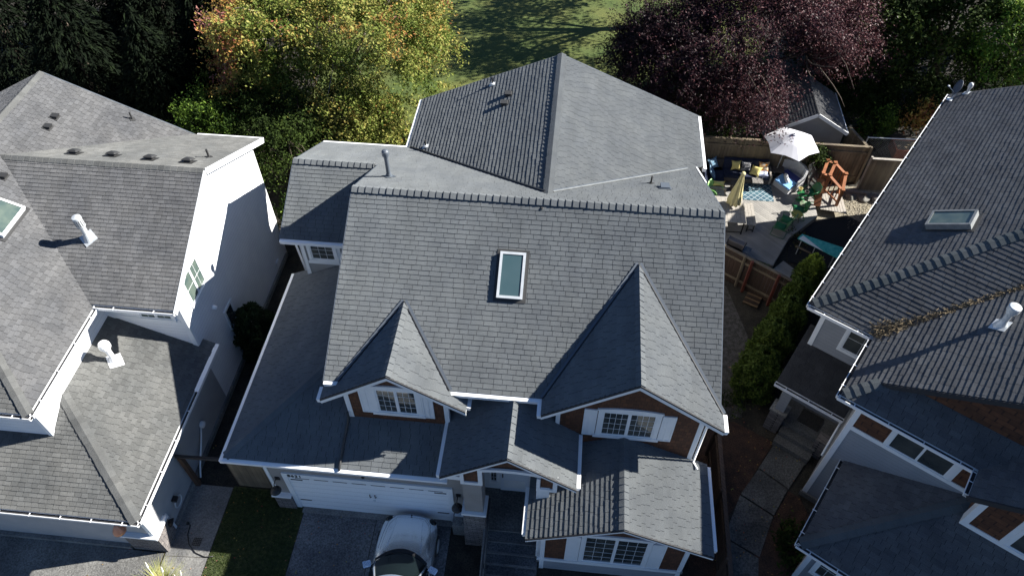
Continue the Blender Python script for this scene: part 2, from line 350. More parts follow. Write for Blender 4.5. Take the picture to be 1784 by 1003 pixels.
def window(parent, o, u, v, n, w, h, cols=(3, 3), rows=3, casing=.10, sash=.045, label=None, glassm=None, muntins=True, bow=0, sill=.0):
    """window part: casing mesh; panes, muntins are its sub-parts. o = lower-left corner of the outer casing on the wall"""
    o = Vector(o); u = Vector(u).normalized(); v = Vector(v).normalized(); n = Vector(n).normalized(); mb = MB()
    def bx(t, u0, u1, v0, v1, n0, n1):
        t.prism([o+u*u0+v*v0+n*n0, o+u*u1+v*v0+n*n0, o+u*u1+v*v1+n*n0, o+u*u0+v*v1+n*n0], n*(n1-n0))
    bx(mb, 0, w, h-casing, h, -.01, .045); bx(mb, -sill, w+sill, 0, casing, -.01, .06)
    bx(mb, 0, casing, casing, h-casing, -.01, .044); bx(mb, w-casing, w, casing, h-casing, -.01, .044)
    if bow:
        k = 10; top = [(w*(-.02+1.04*i/k), h+bow*(1-(2*i/k-1)**2)) for i in range(k+1)]
        mb.prism([o+u*a+v*b+n*.047 for a, b in [(-.02*w, h-.06)]+top+[(1.02*w, h-.06)]], -n*.05)
    ns = len(cols); iw = (w-2*casing); sw = iw/ns
    for i in range(ns):
        a = casing+i*sw; b = a+sw
        bx(mb, a+.0005, a+sash, casing, h-casing, -.005, .03); bx(mb, b-sash, b-.0005, casing, h-casing, -.005, .03)
        bx(mb, a+sash, b-sash, h-casing-sash, h-casing, -.005, .029); bx(mb, a+sash, b-sash, casing, casing+sash, -.005, .029)
    fr = mb.build('window', M['trim'], parent, label)
    for i in range(ns):
        a = casing+i*sw+sash; b = casing+(i+1)*sw-sash; c0 = casing+sash; c1 = h-casing-sash
        g = MB(); bx(g, a, b, c0, c1, .002, .008); g.build('pane', glassm or M['glass'], fr)
        if muntins:
            g = MB()
            for j in range(1, cols[i]): x = a+(b-a)*j/cols[i]; bx(g, x-.005, x+.005, c0, c1, .009, .014)
            for j in range(1, rows): y = c0+(c1-c0)*j/rows; bx(g, a, b, y-.005, y+.005, .0095, .0145)
            if g.f: g.build('muntin', M['trim'], fr)
    return fr
def shutter(parent, o, u, v, n, w, h):
    o = Vector(o); u = Vector(u).normalized(); v = Vector(v).normalized(); n = Vector(n).normalized(); mb = MB()
    def bx(u0, u1, v0, v1, n1): mb.prism([o+u*u0+v*v0, o+u*u1+v*v0, o+u*u1+v*v1, o+u*u0+v*v1], n*n1)
    bx(0, w, 0, h, .025)
    s_ = .05
    bx(.002, s_, .002, h-.002, .04); bx(w-s_, w-.002, .002, h-.002, .04); bx(s_, w-s_, .002, s_, .039); bx(s_, w-s_, h-s_, h-.002, .039); bx(w/2-.03, w/2+.03, s_, h-s_, .038)
    return mb.build('shutter', M['trim'], parent)
def vent_pipe(base, h, r, m, parent, name='vent_pipe', cap=True, flash=.17, nrm_=(0, 0, 1)):
    b = Vector(base); mb = MB(); n = Vector(nrm_).normalized()
    a = n.orthogonal().normalized(); c = n.cross(a)
    mb.prism([b+a*flash+c*flash+n*.02, b-a*flash+c*flash+n*.02, b-a*flash-c*flash+n*.02, b+a*flash-c*flash+n*.02], n*.006)
    prof = [(r*1.9, -.02), (r*1.15, .14), (r*1.15, .145), (r, .15), (r, h)] if r > .05 else [(r*1.6, 0), (r*1.1, .06), (r, .07), (r, h)]
    mb.lathe(b, prof, 16)
    if cap: mb.lathe(b+Vector((0, 0, h)), [(r*1.15, -.09), (r*1.2, -.06), (r*1.25, -.02), (r*1.7, 0), (r*1.75, .10), (r*1.6, .15), (r*.9, .19), (.01, .2)], 20)
    return mb.build(name, m, parent, smooth=False)
def box_vent(base, d_up, n, m, parent, s=.13, name='roof_vent'):
    b = Vector(base); n = Vector(n).normalized(); u = Vector(d_up).normalized(); e = u.cross(n); mb = MB()
    mb.obox(b+n*.022, e*s*1.4, u*s*1.4, n*.003)
    mb.prism([b+e*s-u*s+n*.02, b+e*s+u*s+n*.02, b+e*s+u*s+n*.06, b+e*s-u*s+n*.15], -e*2*s)
    return mb.build(name, m, parent)
def turtle_vent(base, d_up, n, m, parent, s=.17):
    b = Vector(base); n = Vector(n).normalized(); u = Vector(d_up).normalized(); e = u.cross(n); mb = MB()
    mb.obox(b+n*.022, e*s*1.25, u*s*1.2, n*.003)
    mb.obox(b+n*.06, e*s*.62, u*s*.6, n*.04)
    def fn(i, j):
        x = (i-.5)*2; y = (j-.5)*2; r = max(0, 1-max(abs(x), abs(y))**3); return b+e*x*s+u*y*s*.85+n*(.10+.07*r)
    mb.grid(fn, 8, 8); mb.prism([b+e*s*sx+u*s*.85*sy+n*.10 for sx, sy in ((-1, -1), (1, -1), (1, 1), (-1, 1))], -n*.012)
    return mb.build('roof_vent', m, parent)
def skylight(parent, c, u, n, w, h, glassm, curb=.12, fm=None):
    c = Vector(c); u = Vector(u).normalized(); n = Vector(n).normalized(); e = u.cross(n).normalized(); mb = MB(); t = .06
    for (cu, ce, hu, he) in ((h/2-t/2, 0, t/2, w/2), (-h/2+t/2, 0, t/2, w/2), (0, w/2-t/2, h/2-t, t/2), (0, -w/2+t/2, h/2-t, t/2)):
        mb.obox(c+u*cu+e*ce+n*curb/2, e*he, u*hu, n*curb/2)
    fr = mb.build('skylight', fm or M['galv'], parent, bevel=.008)
    MB().obox(c+n*(curb-.03), e*(w/2-t), u*(h/2-t), n*.008).build('pane', glassm, fr)
    fl = MB().obox(c+n*.022, e*(w/2+.1), u*(h/2+.1), n*.003).build('flashing', M['plastic'], fr)
    return fr
# ================================================================ ground
def structure(mb, name, m, **k):
    o = mb.build(name, m, **k); o['kind'] = 'structure'; return o
def sheet(name, pts, z, m, th=None):
    return structure(MB().prism([(x, y, z) for x, y in pts], (0, 0, -(th or .03))), name, m)
gm = MB(); gm.add([(-300, -300, -.012), (300, -300, -.012), (300, 300, -.012), (-300, 300, -.012)], [(0, 1, 2, 3)])
structure(gm, 'ground', M['darksoil'])
sheet('lawn', [(-2.5, -12), (.03, -12), (.03, -.15), (-.5, .45), (-2.5, .45)], .012, M['lawn'])
sheet('driveway', [(.06, -12), (4.9, -12), (4.9, .05), (.06, .05)], .02, M['asphalt_drive'])
ap = sheet('driveway_apron', [(.0, -.22), (4.92, -.22), (4.92, .02), (.0, .02)], .034, M['concrete'])
sheet('driveway_joint', [(2.455, -12), (2.475, -12), (2.475, -.23), (2.455, -.23)], .0225, M['darksoil'], .01)
sheet('path', [(-3.88, -12), (-2.53, -12), (-2.53, .4), (-3.88, .4)], .016, M['concrete'])
sheet('path_joint', [(-3.88, -2.02), (-2.53, -1.95), (-2.53, -1.965), (-3.88, -2.035)], .018, M['darksoil'], .01)
sheet('neighbour_driveway', [(-22, -12), (-3.95, -12), (-3.95, -1.95), (-22, -1.8)], .02, M['aggregate'])
sheet('park_lawn', [(-6, 20.2), (18.5, 20.2), (18.5, 120), (-8, 120)], .0, M['lawn_back'], .01)
for k, P in enumerate([[(15.6, 3.78), (16.62, 3.28), (15.86, 2.2), (14.98, 2.85)], [(14.95, 2.78), (15.8, 2.14), (15.25, 1.22), (14.28, 1.84)],
                       [(14.24, 1.77), (15.2, 1.15), (14.62, -.2), (13.62, .35)], [(13.58, .28), (14.58, -.28), (14.3, -2.4), (13.2, -2.2)], [(13.18, -2.27), (14.28, -2.47), (14.2, -6), (13.0, -6)]]):
    structure(MB().prism([(x, y, .05-.008*k) for x, y in P], (0, 0, -.06)), 'path_slab', M['path_agg'], bevel=.015)
sheet('mulch_bed', [(12.9, 4.2), (14.3, 4.6), (15.6, 3.9), (14.9, 2.8), (13.4, .4), (13.0, -3), (12.4, -3), (12.4, 4.2)], .006, M['soil'])
sheet('flower_bed', [(15.85, 2.1), (16.2, 1.9), (16.5, .9), (15.4, -1.2), (15.2, -4.5), (14.35, -4.5), (14.4, -.3), (15.3, 1.2)], .01, M['soil'])
sheet('gravel_strip', [(12.7, 4.4), (14.6, 4.8), (15.2, 8.5), (14.6, 11), (12.7, 11.2)], .004, pmat('side_gravel', (.10, .09, .085), (.045, .042, .035), 6, .95, bump=1, bscale=35, fine=.5, fscale=28))
# ================================================================ main house
ZE, ZR, YE, YR, SL = 5.81, 8.388, 1.215, 6.274, .5096
H = thing('house', 'slate roofed house', 'house', (5, 3, 0))
H['label'] = 'slate grey roofed house in the middle with two cedar front gables and a skylight'
sh = M['shingle']; zf = lambda y: ZR-SL*(YR-y); zb = lambda y: ZR-SL*(y-YR)
roof_face('front_roof_slope', [[(1.47, YE, ZE), (12.3, YE, ZE), (12.3, YR, ZR), (1.47, YR, ZR)]], H, sh, seed=11)
yv = YR+(ZR-8.015)/SL; yq = 11.59; zq = zb(yq); XG = 7.215; xl, xr = 1.828, 12.30
gs = (8.015-zq)/(XG-xl); zxr = 8.015-gs*(xr-XG); yr2 = YR+(ZR-zxr)/SL; XR2 = 12.60; zr2 = 8.015-gs*(XR2-XG)
roof_face('back_roof_slope', [[(1.47, YR, ZR), (XG, YR, ZR), (XG, yv, 8.015), (xl, yq, zq), (1.47, yq, zq)],
    [(-1.39, 8.9, zb(8.9)), (1.47, 8.9, zb(8.9)), (1.47, yq, zq), (-1.39, yq, zq)],
    [(XG, YR, ZR), (12.3, YR, ZR), (12.3, yr2, zxr), (XG, yv, 8.015)]], H, sh, seed=12)
YB = 14.6
roof_face('rear_gable_roof_slope', [[(XG, yv, 8.015), (XG, YB, 8.015), (xl, YB, zq), (xl, yq, zq)]], H, sh, seed=13, hh=.020)
roof_face('rear_gable_roof_slope', [[(XG, yv, 8.015), (XG, YB, 8.015), (XR2, YB, zr2), (XR2, YR+(ZR-zr2)/SL, zr2)]], H, sh, seed=14)
ridge_caps((1.47, YR, ZR), (12.3, YR, ZR), (0, -SL, 1), (0, SL, 1), H, sh, hi=.05)
ridge_caps((XG, YB, 8.015), (XG, yv-.15, 8.015), (-gs, 0, 1), (gs, 0, 1), H, sh, hi=.05)
# left wing
roof_face('wing_roof_slope', [[(-1.39, 6.42, 5.82), (1.88, 6.42, 5.82), (1.88, 8.9, zb(8.9)), (-1.39, 8.9, zb(8.9))]], H, sh, seed=15)
ridge_caps((-1.39, 8.9, zb(8.9)), (1.35, 8.9, zb(8.9)), (0, -SL, 1), (0, SL, 1), H, sh, hi=.045)
# garage roof (hipped corner)
GX, GY, GZ, GSL = -1.58, -.25, 3.5, .5
gz = lambda d: GZ+GSL*d
roof_face('garage_roof_slope', [[(GX, GY, GZ), (1.88, GY+3.46, gz(3.46)), (1.88, 6.68, gz(3.46)), (GX, 6.68, GZ)], [(GX, 6.68, GZ), (-.95, 6.68, gz(.63)), (-.95, 6.95, gz(.63)), (GX, 6.95, GZ)]], H, sh, seed=16)
roof_face('garage_roof_slope', [[(GX, GY, GZ), (5.0, GY, GZ), (5.0, 1.6, gz(1.85)), (GX+1.85, 1.6, gz(1.85))], [(GX+1.85, 1.6, gz(1.85)), (1.9, 1.6, gz(1.85)), (1.9, GY+3.48, gz(3.48))]], H, sh, seed=17)
ridge_caps((GX+.05, GY+.05, GZ+.03), (1.88, GY+3.46, gz(3.46)), (-GSL, 0, 1), (0, -GSL, 1), H, sh, hi=.03)
# gabled dormers
def dormer(xc, yf, zr, half, ze, name, seed, covered=True):
    k = (zr-ze)/half; yb = YE+(zr-ZE)/SL
    for sgn in (-1, 1):
        xe = xc+sgn*half; xv = xc+sgn*(zr-ZE)/k
        if abs(xv-xe) > .03:
            zv = ZE; P = [[(xc, yf, zr), (xc, yb, zr), (xv, YE, ZE), (xv, yf, ZE)], [(xv, yf, ZE), (xv, YE, ZE), (xe, YE, ze), (xe, yf, ze)]]
        else: P = [[(xc, yf, zr), (xc, yb, zr), (xe, YE, ze), (xe, yf, ze)]]
        roof_face(name, P, H, sh, seed=seed+(sgn > 0), hh=.016)
        # valley flashing
        p0 = Vector((xv, YE, ZE)); p1 = Vector((xc, yb, zr)); d = (p1-p0).normalized(); nm = nrm(0, -SL, 1); sd = d.cross(nm); sd = sd if sd.x*sgn > 0 else -sd
        mb = MB(); mb.prism([p0+nm*.028-sd*.03, p0+nm*.028+sd*.085, p1+nm*.028+sd*.085, p1+nm*.028-sd*.03], nm*.012)
        mb.build('valley_flashing', M['dkpipe'], H)
        MB().beam(p0+nm*.05-sd*.01, p1+nm*.05-sd*.01, .022, .03).build('valley_flashing', M['black'], H)
        # barge board
        p = Vector((xc, yf-.012, zr)); q = Vector((xe, yf-.012, ze)); z_ = Vector((0, 0, 1))
        MB().prism([p-z_*.05, q-z_*.05, q-z_*.20, p-z_*.20], (0, .045, 0)).build('barge_board', M['trim'], H)
        MB().prism([p+z_*.012+Vector((0, -.02, 0)), q+z_*.012+Vector((0, -.02, 0)), q-z_*.048+Vector((0, -.02, 0)), p-z_*.048+Vector((0, -.02, 0))], (0, .05, 0)).build('drip_edge', M['under'], H)
        # soffit
        MB().prism([p-z_*.09+Vector((0, .03, 0)), q-z_*.09+Vector((0, .03, 0)), q-z_*.09+Vector((0, .6, 0)), p-z_*.09+Vector((0, .6, 0))], (0, 0, -.01)).build('soffit', M['trim'], H)
    ridge_caps((xc, yf, zr), (xc, yb, zr), (-k, 0, 1), (k, 0, 1), H, sh, hi=.035, wing=.13)
    return k, yb
k1, yb1 = dormer(3.442, .80, 6.90, 2.035, 5.475, 'left_dormer_roof_slope', 21)
k2, yb2 = dormer(9.956, .69, 7.62, 2.421, 5.812, 'right_dormer_roof_slope', 31)
# porch roof
def gable_roof(xc, yf, yb, zr, half, ze, name, seed, m, hh=.014):
    for sgn in (-1, 1):
        xe = xc+sgn*half
        roof_face(name, [[(xc, yf, zr), (xc, yb, zr), (xe, yb, ze), (xe, yf, ze)]], H, m, seed=seed+(sgn > 0), hh=hh)
        p = Vector((xc, yf-.012, zr)); q = Vector((xe, yf-.012, ze)); z_ = Vector((0, 0, 1))
        MB().prism([p-z_*.05, q-z_*.05, q-z_*.17, p-z_*.17], (0, .045, 0)).build('barge_board', M['trim'], H)
        MB().prism([p+z_*.012+Vector((0, -.02, 0)), q+z_*.012+Vector((0, -.02, 0)), q-z_*.048+Vector((0, -.02, 0)), p-z_*.048+Vector((0, -.02, 0))], (0, .05, 0)).build('drip_edge', M['under'], H)
        MB().prism([p-z_*.09+Vector((0, .03, 0)), q-z_*.09+Vector((0, .03, 0)), q-z_*.09+Vector((0, .5, 0)), p-z_*.09+Vector((0, .5, 0))], (0, 0, -.01)).build('soffit', M['trim'], H)
    k = (zr-ze)/half
    ridge_caps((xc, yf, zr), (xc, yb, zr), (-k, 0, 1), (k, 0, 1), H, m, hi=.035, wing=.13)
gable_roof(6.765, -.62, 1.6, 5.72, 1.87, 4.32, 'porch_roof_slope', 41, sh)
gable_roof(9.915, -1.64, 1.12, 4.39, 2.555, 3.16, 'bay_roof_slope', 51, sh, hh=.020)
# walls
gw = M['grey_wall']
def gable_end(poly, vec, m): return wall(poly, vec, m, H)
wall([(11.95, 1.6, 0), (11.95, 11.2, 0), (11.95, 11.2, zb(11.2)-.09), (11.95, YR, ZR-.09), (11.95, 1.6, zf(1.6)-.09)], (-.2, 0, 0), gw, H)
wall([(1.9, 1.6, 0), (1.9, 11.2, 0), (1.9, 11.2, zb(11.2)-.09), (1.9, YR, ZR-.09), (1.9, 1.6, zf(1.6)-.09)], (.2, 0, 0), gw, H)
wall([(1.9, 1.6, 0), (11.95, 1.6, 0), (11.95, 1.6, 5.9), (1.9, 1.6, 5.9)], (0, .2, 0), gw, H)
MB().box((2.2, 11.0, 0), (12.2, 14.2, 5.68)).build('rear_wall', gw, H)
wall([(2.2, 14.2, 5.6), (12.2, 14.2, 5.6), (XG, 14.2, 7.85)], (0, -.2, 0), gw, H)
MB().box((-.93, 6.7, 0), (1.95, 11.18, 5.7)).build('wing_wall', gw, H)
wall([(-.93, 6.7, 5.6), (-.93, 11.18, 5.6), (-.93, 8.9, 6.95)], (.2, 0, 0), gw, H)
MB().box((-.71, 0, 0), (5.46, 1.58, 3.36)).box((-.71, 1.58, 0), (5.0, 6.72, 3.36)).build('garage_wall', pmat('taupe_stucco', (.25, .235, .22), (.28, .265, .25), 2, .85, fine=.06), H)
wall([(1.98, 1.1, 3.4), (4.91, 1.1, 3.4), (4.91, 1.1, 5.78), (3.442, 1.1, 6.79), (1.98, 1.1, 5.78)], (0, 2.4, 0), M['cedar'], H, 'dormer_wall')
wall([(7.95, 1.1, 3.0), (11.94, 1.1, 3.0), (11.94, 1.1, 6.05), (9.956, 1.1, 7.50), (7.95, 1.1, 6.05)], (0, 2.4, 0), M['cedar'], H, 'dormer_wall')
wall([(7.8, -1.2, 0), (12.0, -1.2, 0), (12.0, -1.2, 3.3), (9.915, -1.2, 4.28), (7.8, -1.2, 3.3)], (0, 2.28, 0), M['cedar'], H, 'bay_wall')
MB().box((7.795, -1.215, -.05), (12.005, 1.0, .70)).build('bay_base', M['blue_wall'], H)
tb_ = []
for x0, x1, y, z0, z1 in ((1.965, 2.10, 1.085, 3.5, 5.78), (4.79, 4.925, 1.085, 3.5, 5.78), (7.94, 8.06, 1.085, 3.4, 5.95), (11.83, 11.955, 1.085, 3.0, 5.98)):
    tb_.append(((x0, y, z0), (x1, y+.10, z1)))
tb_.append(((11.945, 1.09, 3.0), (11.97, 1.23, 5.95))); tb_.append(((1.955, 1.09, 3.5), (1.978, 1.23, 5.6))); tb_.append(((4.912, 1.09, 4.0), (4.93, 1.23, 5.6)))
for x0, x1 in ((7.785, 7.92), (11.89, 12.02)): tb_.append(((x0, -1.232, -.03), (x1, -1.10, 3.25)))
tb_.append(((7.66, -1.05, -.03), (7.785, -.93, 3.2))); tb_.append(((7.70, -1.245, .66), (12.05, -1.198, .82))); tb_.append(((12.0, -1.245, .66), (12.04, -.9, .82)))
tb_.append(((-.735, -.02, 0.95), (-.60, .10, 3.3))); tb_.append(((-.735, -.02, .95), (-.708, .18, 3.3)))
tb_.append(((-.945, 6.68, 3.6), (-.81, 6.8, 5.62))); tb_.append(((-.955, 6.68, 3.6), (-.928, 6.85, 5.62))); tb_.append(((.30, 6.675, 3.9), (.42, 6.76, 5.62)))
boards('corner_trim', tb_, M['trim'], H)
# gutters and edges
gutter((1.47, YE, ZE-.03), (1.88, YE, ZE-.03), (0, -1, 0), H, M['white'], True); gutter((5.0, YE, ZE-.03), (7.53, YE, ZE-.03), (0, -1, 0), H, M['white'], True)
gutter((1.40, .80, 5.44), (1.40, 1.22, 5.44), (-1, 0, 0), H, M['white'], True); gutter((5.48, .95, 5.44), (5.48, 1.24, 5.44), (1, 0, 0), H, M['white'], True)
gutter((7.53, .69, 5.77), (7.53, 1.1, 5.77), (-1, 0, 0), H, M['white'], True); gutter((12.385, .69, 5.77), (12.385, 1.22, 5.77), (1, 0, 0), H, M['white'], True)
gutter((GX, GY, GZ-.03), (5.0, GY, GZ-.03), (0, -1, 0), H, M['white'], True); gutter((GX, GY-.1, GZ-.03), (GX, 6.95, GZ-.03), (-1, 0, 0), H, M['white'], True)
gutter((4.895, -.56, 4.28), (4.895, 1.09, 4.28), (-1, 0, 0), H, M['white'], True); gutter((8.635, -.56, 4.28), (8.635, 1.09, 4.28), (1, 0, 0), H, M['white'], True)
gutter((7.36, -1.5, 3.12), (7.36, -.1, 3.12), (-1, 0, 0), H, M['white'], True); gutter((12.47, -1.45, 3.12), (12.47, 1.05, 3.12), (1, 0, 0), H, M['white'], True)
gutter((-1.39, 6.42, 5.79), (1.47, 6.42, 5.79), (0, -1, 0), H, M['white'], True)
gutter((-1.39, yq, zq-.03), (xl, yq, zq-.03), (0, 1, 0), H, M['white'], True)
gutter((xl, yq, zq-.03), (xl, YB, zq-.03), (-1, 0, 0), H, M['white'], True); gutter((XR2, YR+(ZR-zr2)/SL-.1, zr2-.03), (XR2, YB, zr2-.03), (1, 0, 0), H, M['white'], True)
MB().beam((12.315, yr2+.15, zb(yr2+.15)-.01), (12.315, 9.34, zb(9.34)-.01), .05, .07).build('drip_edge', M['white'], H)
for p, q in (((1.455, YE, ZE-.07), (1.455, YR, ZR-.07)), ((12.315, YE, ZE-.07), (12.315, YR, ZR-.07)), ((-1.405, 6.42, 5.75), (-1.405, 8.9, zb(8.9)-.07)),
             ((1.455, YR, ZR-.07), (1.455, 8.9, zb(8.9)-.07)), ((-1.405, 8.9, zb(8.9)-.07), (-1.405, yq, zq-.07)), ((12.315, YR, ZR-.07), (12.315, 9.3, zb(9.3)-.07)),
             ((XG, YB+.012, 7.94), (xl, YB+.012, zq-.07)), ((XG, YB+.012, 7.94), (XR2, YB+.012, zr2-.07))):
    MB().beam(p, q, .03, .14).build('barge_board', M['dkpipe'], H)
# valley flashings on the back slope
nm = nrm(0, SL, 1)
for a, b in (((xl+.1, yq-.08, zb(yq-.08)), (XG-.1, yv+.08, zb(yv+.08))),):
    MB().beam(Vector(a)+nm*.045, Vector(b)+nm*.045, .05, .05).build('valley_flashing', M['black'], H); MB().beam(Vector(a)+nm*.03+Vector((0, -.05, 0)), Vector(b)+nm*.03+Vector((0, -.05, 0)), .06, .02).build('valley_flashing', M['dkpipe'], H)
MB().beam(Vector((XG+.15, yv+.13, zb(yv+.13)))+nm*.04, Vector((xr-.35, yr2-.32, zb(yr2-.32)))+nm*.04, .05, .03).build('valley_flashing', M['flash'], H)
MB().beam(Vector((XG+.15, yv+.20, zb(yv+.20)))+nm*.045, Vector((xr-.35, yr2-.25, zb(yr2-.25)))+nm*.045, .03, .05).build('valley_flashing', M['dkpipe'], H)
# roof fittings
skylight(H, (6.394, 4.21, zf(4.21)), (0, 1, SL), (0, -SL, 1), .72, 1.34, M['skyglass'], curb=.13)
vent_pipe((2.19, 7.66, zb(7.66)), .86, .065, M['dkpipe'], H, nrm_=(0, SL, 1))
vent_pipe((10.46, 8.88, zb(8.88)), .30, .03, M['plastic'], H, cap=False, nrm_=(0, SL, 1), flash=.09)
box_vent((10.86, 8.45, zb(8.45)), (0, -1, SL), (0, SL, 1), M['dkpipe'], H, s=.14)
gl = lambda x: 8.015-gs*(XG-x)
for x, y in ((4.70, 14.02), (2.57, 11.28)):
    vent_pipe((x, y, gl(x)), .32, .03, M['plastic'], H, cap=False, nrm_=(-gs, 0, 1), flash=.02)
    MB().obox(Vector((x, y, gl(x)))+nrm(-gs, 0, 1)*.03, Vector((.11, 0, .11*gs)), (0, .1, 0), nrm(-gs, 0, 1)*.004).build('flashing', M['galv'], H)
    MB().lathe((x, y, gl(x)), [(.09, 0), (.085, .08), (.04, .1)], 12).build('flashing', M['galv'], H)
for x, y in ((5.43, 13.01), (5.34, 12.5)): box_vent((x, y, gl(x)), (1, 0, gs), (-gs, 0, 1), M['plastic'], H, s=.11)
ridge_v = MB().lathe((7.1, 6.05, zf(6.05)+.02), [(.045, 0), (.045, .02), (.03, .03)], 12).build('flashing', M['plastic'], H)
# downpipes
def pipe(pts, r=.035, m=None, name='downpipe', parent=H): return MB().tube(pts, r, 8).build(name, m or M['white'], parent, smooth=True)
pipe([(1.96, 1.02, 4.5), (1.95, 1.0, gz(1.25)+.06), (1.88, -.12, gz(.13)+.06), (1.88, -.33, gz(0)+.02)], .035, M['plastic'])
pipe([(12.36, 1.0, 5.66), (12.1, 1.02, 5.5), (12.03, 1.05, 5.3), (12.03, 1.05, 3.4), (12.12, .8, 3.42)], .035)
pipe([(5.42, 1.2, 5.4), (5.15, 1.3, 5.15), (5.02, 1.35, 4.7)], .035); pipe([(1.42, 1.1, 5.38), (1.62, 1.3, 5.15)], .035)
pipe([(-1.3, 6.55, 5.65), (-1.1, 6.75, 5.35), (-1.0, 6.72, 4.0)], .035)
# windows
u, v, n = (1, 0, 0), (0, 0, 1), (0, -1, 0)
window(H, (2.78, 1.1, 4.50), u, v, n, 1.40, 1.42, bow=.07, casing=.13, sill=.06, cols=(3, 3), rows=4, label='white framed window of the left front gable')
shutter(H, (2.42, 1.1, 4.55), u, v, n, .36, 1.3); shutter(H, (4.18, 1.1, 4.5), u, v, n, .33, 1.3)
window(H, (9.08, 1.1, 4.32), u, v, n, 1.72, 1.46, bow=.08, casing=.13, sill=.06, cols=(4, 4), rows=4, label='white framed window of the right front gable')
shutter(H, (8.70, 1.1, 4.37), u, v, n, .36, 1.34); shutter(H, (10.82, 1.1, 4.37), u, v, n, .38, 1.3)
window(H, (8.93, -1.2, .83), u, v, n, 2.0, 1.98, bow=.08, casing=.10, cols=(3, 3), rows=5, label='wide white framed window under the lower front gable')
shutter(H, (8.52, -1.2, .84), u, v, n, .40, 1.8); shutter(H, (10.94, -1.2, .84), u, v, n, .40, 1.8)
window(H, (-.72, 6.7, 4.55), u, v, n, 1.02, .92, casing=.10, cols=(3,), rows=3, label='small white window above the side of the garage roof')
MB().box((-.8, 6.683, 4.42), (.4, 6.70, 4.54)).build('band_trim', M['trim'], H)
# garage front
gd = MB().box((-.04, -.02, .02), (4.88, .02, 2.18)).build('garage_door', M['gardoor'], H)
gt = MB().box((-.2, -.05, 2.18), (5.04, .0, 2.40)); gt.box((-.2, -.05, 0), (-.04, 0, 2.18)); gt.box((4.88, -.05, 0), (5.04, 0, 2.18)); gt.build('door_trim', M['trim'], gd)
boards('window_slit', [((.18+i*.588, -.034, 2.10), (.62+i*.588, -.019, 2.145)) for i in range(8)], M['black'], gd)
boards('strap_hinge', [((x, -.036, z), (x+.37, -.019, z+.035)) for x in (.02, 4.47) for z in (1.99, .58)], M['black'], gd)
for x in (2.40, 2.56): MB().tube([(x, -.03, 1.45), (x+.01, -.07, 1.42), (x+.01, -.07, 1.32), (x+.03, -.03, 1.28)], .014, 6).build('handle', M['black'], gd)
MB().box((2.46, -.035, 1.0), (2.53, -.018, 1.05)).build('lock', M['galv'], gd)
cu = bpy.data.curves.new('house_number', 'FONT'); cu.body = '8631'; cu.size = .20; cu.extrude = .008; cu.space_character = 1.15; cu.offset = .004
to = bpy.data.objects.new('house_number', cu); C.objects.link(to); dg = bpy.context.evaluated_depsgraph_get(); me = bpy.data.meshes.new_from_object(to.evaluated_get(dg)); bpy.data.objects.remove(to)
me.materials.clear(); me.materials.append(M['black']); no = bpy.data.objects.new('house_number', me); C.objects.link(no); me.transform(Matrix.Translation((-.02, -.052, 2.23)) @ Matrix.Rotation(R_(90), 4, 'X')); attach(no, H)
def barn_lamp(x, y, z):
    mb = MB().box((x-.07, y-.03, z-.08), (x+.07, y, z+.08)).build('wall_lamp', M['black'], H)
    MB().tube([(x, y-.02, z+.02), (x, y-.12, z+.12), (x, y-.26, z+.10), (x, y-.32, z-.02)], .014, 6).build('lamp_arm', M['black'], mb)
    MB().lathe((x, y-.32, z-.22), [(.17, 0), (.165, .02), (.13, .07), (.06, .12), (.035, .2)], 20).build('lamp_shade', M['black'], mb, smooth=False)
barn_lamp(-.42, 0, 1.95); barn_lamp(5.2, 0, 1.95)
wl = MB().lathe((2.37, -.01, 2.62), [(.05, 0), (.05, .05), (.02, .08)], 10, (0, -1, .3)); wl.build('security_lamp', M['plastic'], H)
st = MB().box((-.78, -.11, -.05), (-.205, .15, .86)).build('stone_base', M['stone'], H); st = MB().box((5.045, -.11, -.05), (5.42, .1, .72)).build('stone_base', M['stone'], H)
cp = MB().box((-.82, -.16, .86), (-.20, .18, .95)); cp.box((5.04, -.16, .72), (5.42, .1, .80)); cp.build('stone_cap', M['trim'], H)
# porch
MB().box((5.0, -.45, 0), (7.8, .95, .75)).build('porch_floor', M['aggregate'], H)
stp = MB()
for i in range(5): stp.box((6.15, -.45-.30*(i+1), -.05), (7.72, -.45-.30*i+.002*i, .75-.16*(i+1)))
stp.build('steps', M['asphalt_drive'], H, bevel=.012)
nz_ = MB()
for i in range(5): nz_.box((6.16, -.45-.30*i-.03, .752-.16*i), (7.71, -.45-.30*i+.03, .757-.16*i))
nz_.build('step_nosing', M['concrete'], H)
MB().prism([(6.02, -.46, .0), (6.02, -2.3, -.1), (6.02, -2.3, .15), (6.02, -.46, 1.2)], (.12, 0, 0)).build('step_kerb', M['concrete'], H)
rl = MB().tube([(6.16, .0, 1.95), (6.15, -.7, 1.75), (6.12, -2.2, .9), (6.1, -3.0, .5)], .028, 8)
for y, z0, z1 in ((-.55, 1.1, 1.8), (-1.6, .3, 1.24), (-2.6, .0, .7)): rl.tube([(6.13, y, z0), (6.13, y, z1)], .02, 6)
rl.build('handrail', M['black'], H)
pl = MB().box((5.48, -.50, 1.9), (6.02, .05, 3.9)).build('porch_pillar', pmat('taupe_stucco2', (.25, .235, .22), (.28, .265, .25), 2, .85, fine=.06), H)
MB().prism([(5.42, -.76, -.3), (5.42, .05, -.3), (5.42, .05, 1.90), (5.42, -.55, 1.90)], (.66, 0, 0)).build('stone_base', M['stone'], pl)
MB().box((5.38, -.60, 1.90), (6.12, .05, 2.01)).build('stone_cap', M['trim'], pl)
pr_ = MB().box((7.56, -.50, .75), (7.92, .0, 4.0)).build('porch_pillar', M['trim'], H)
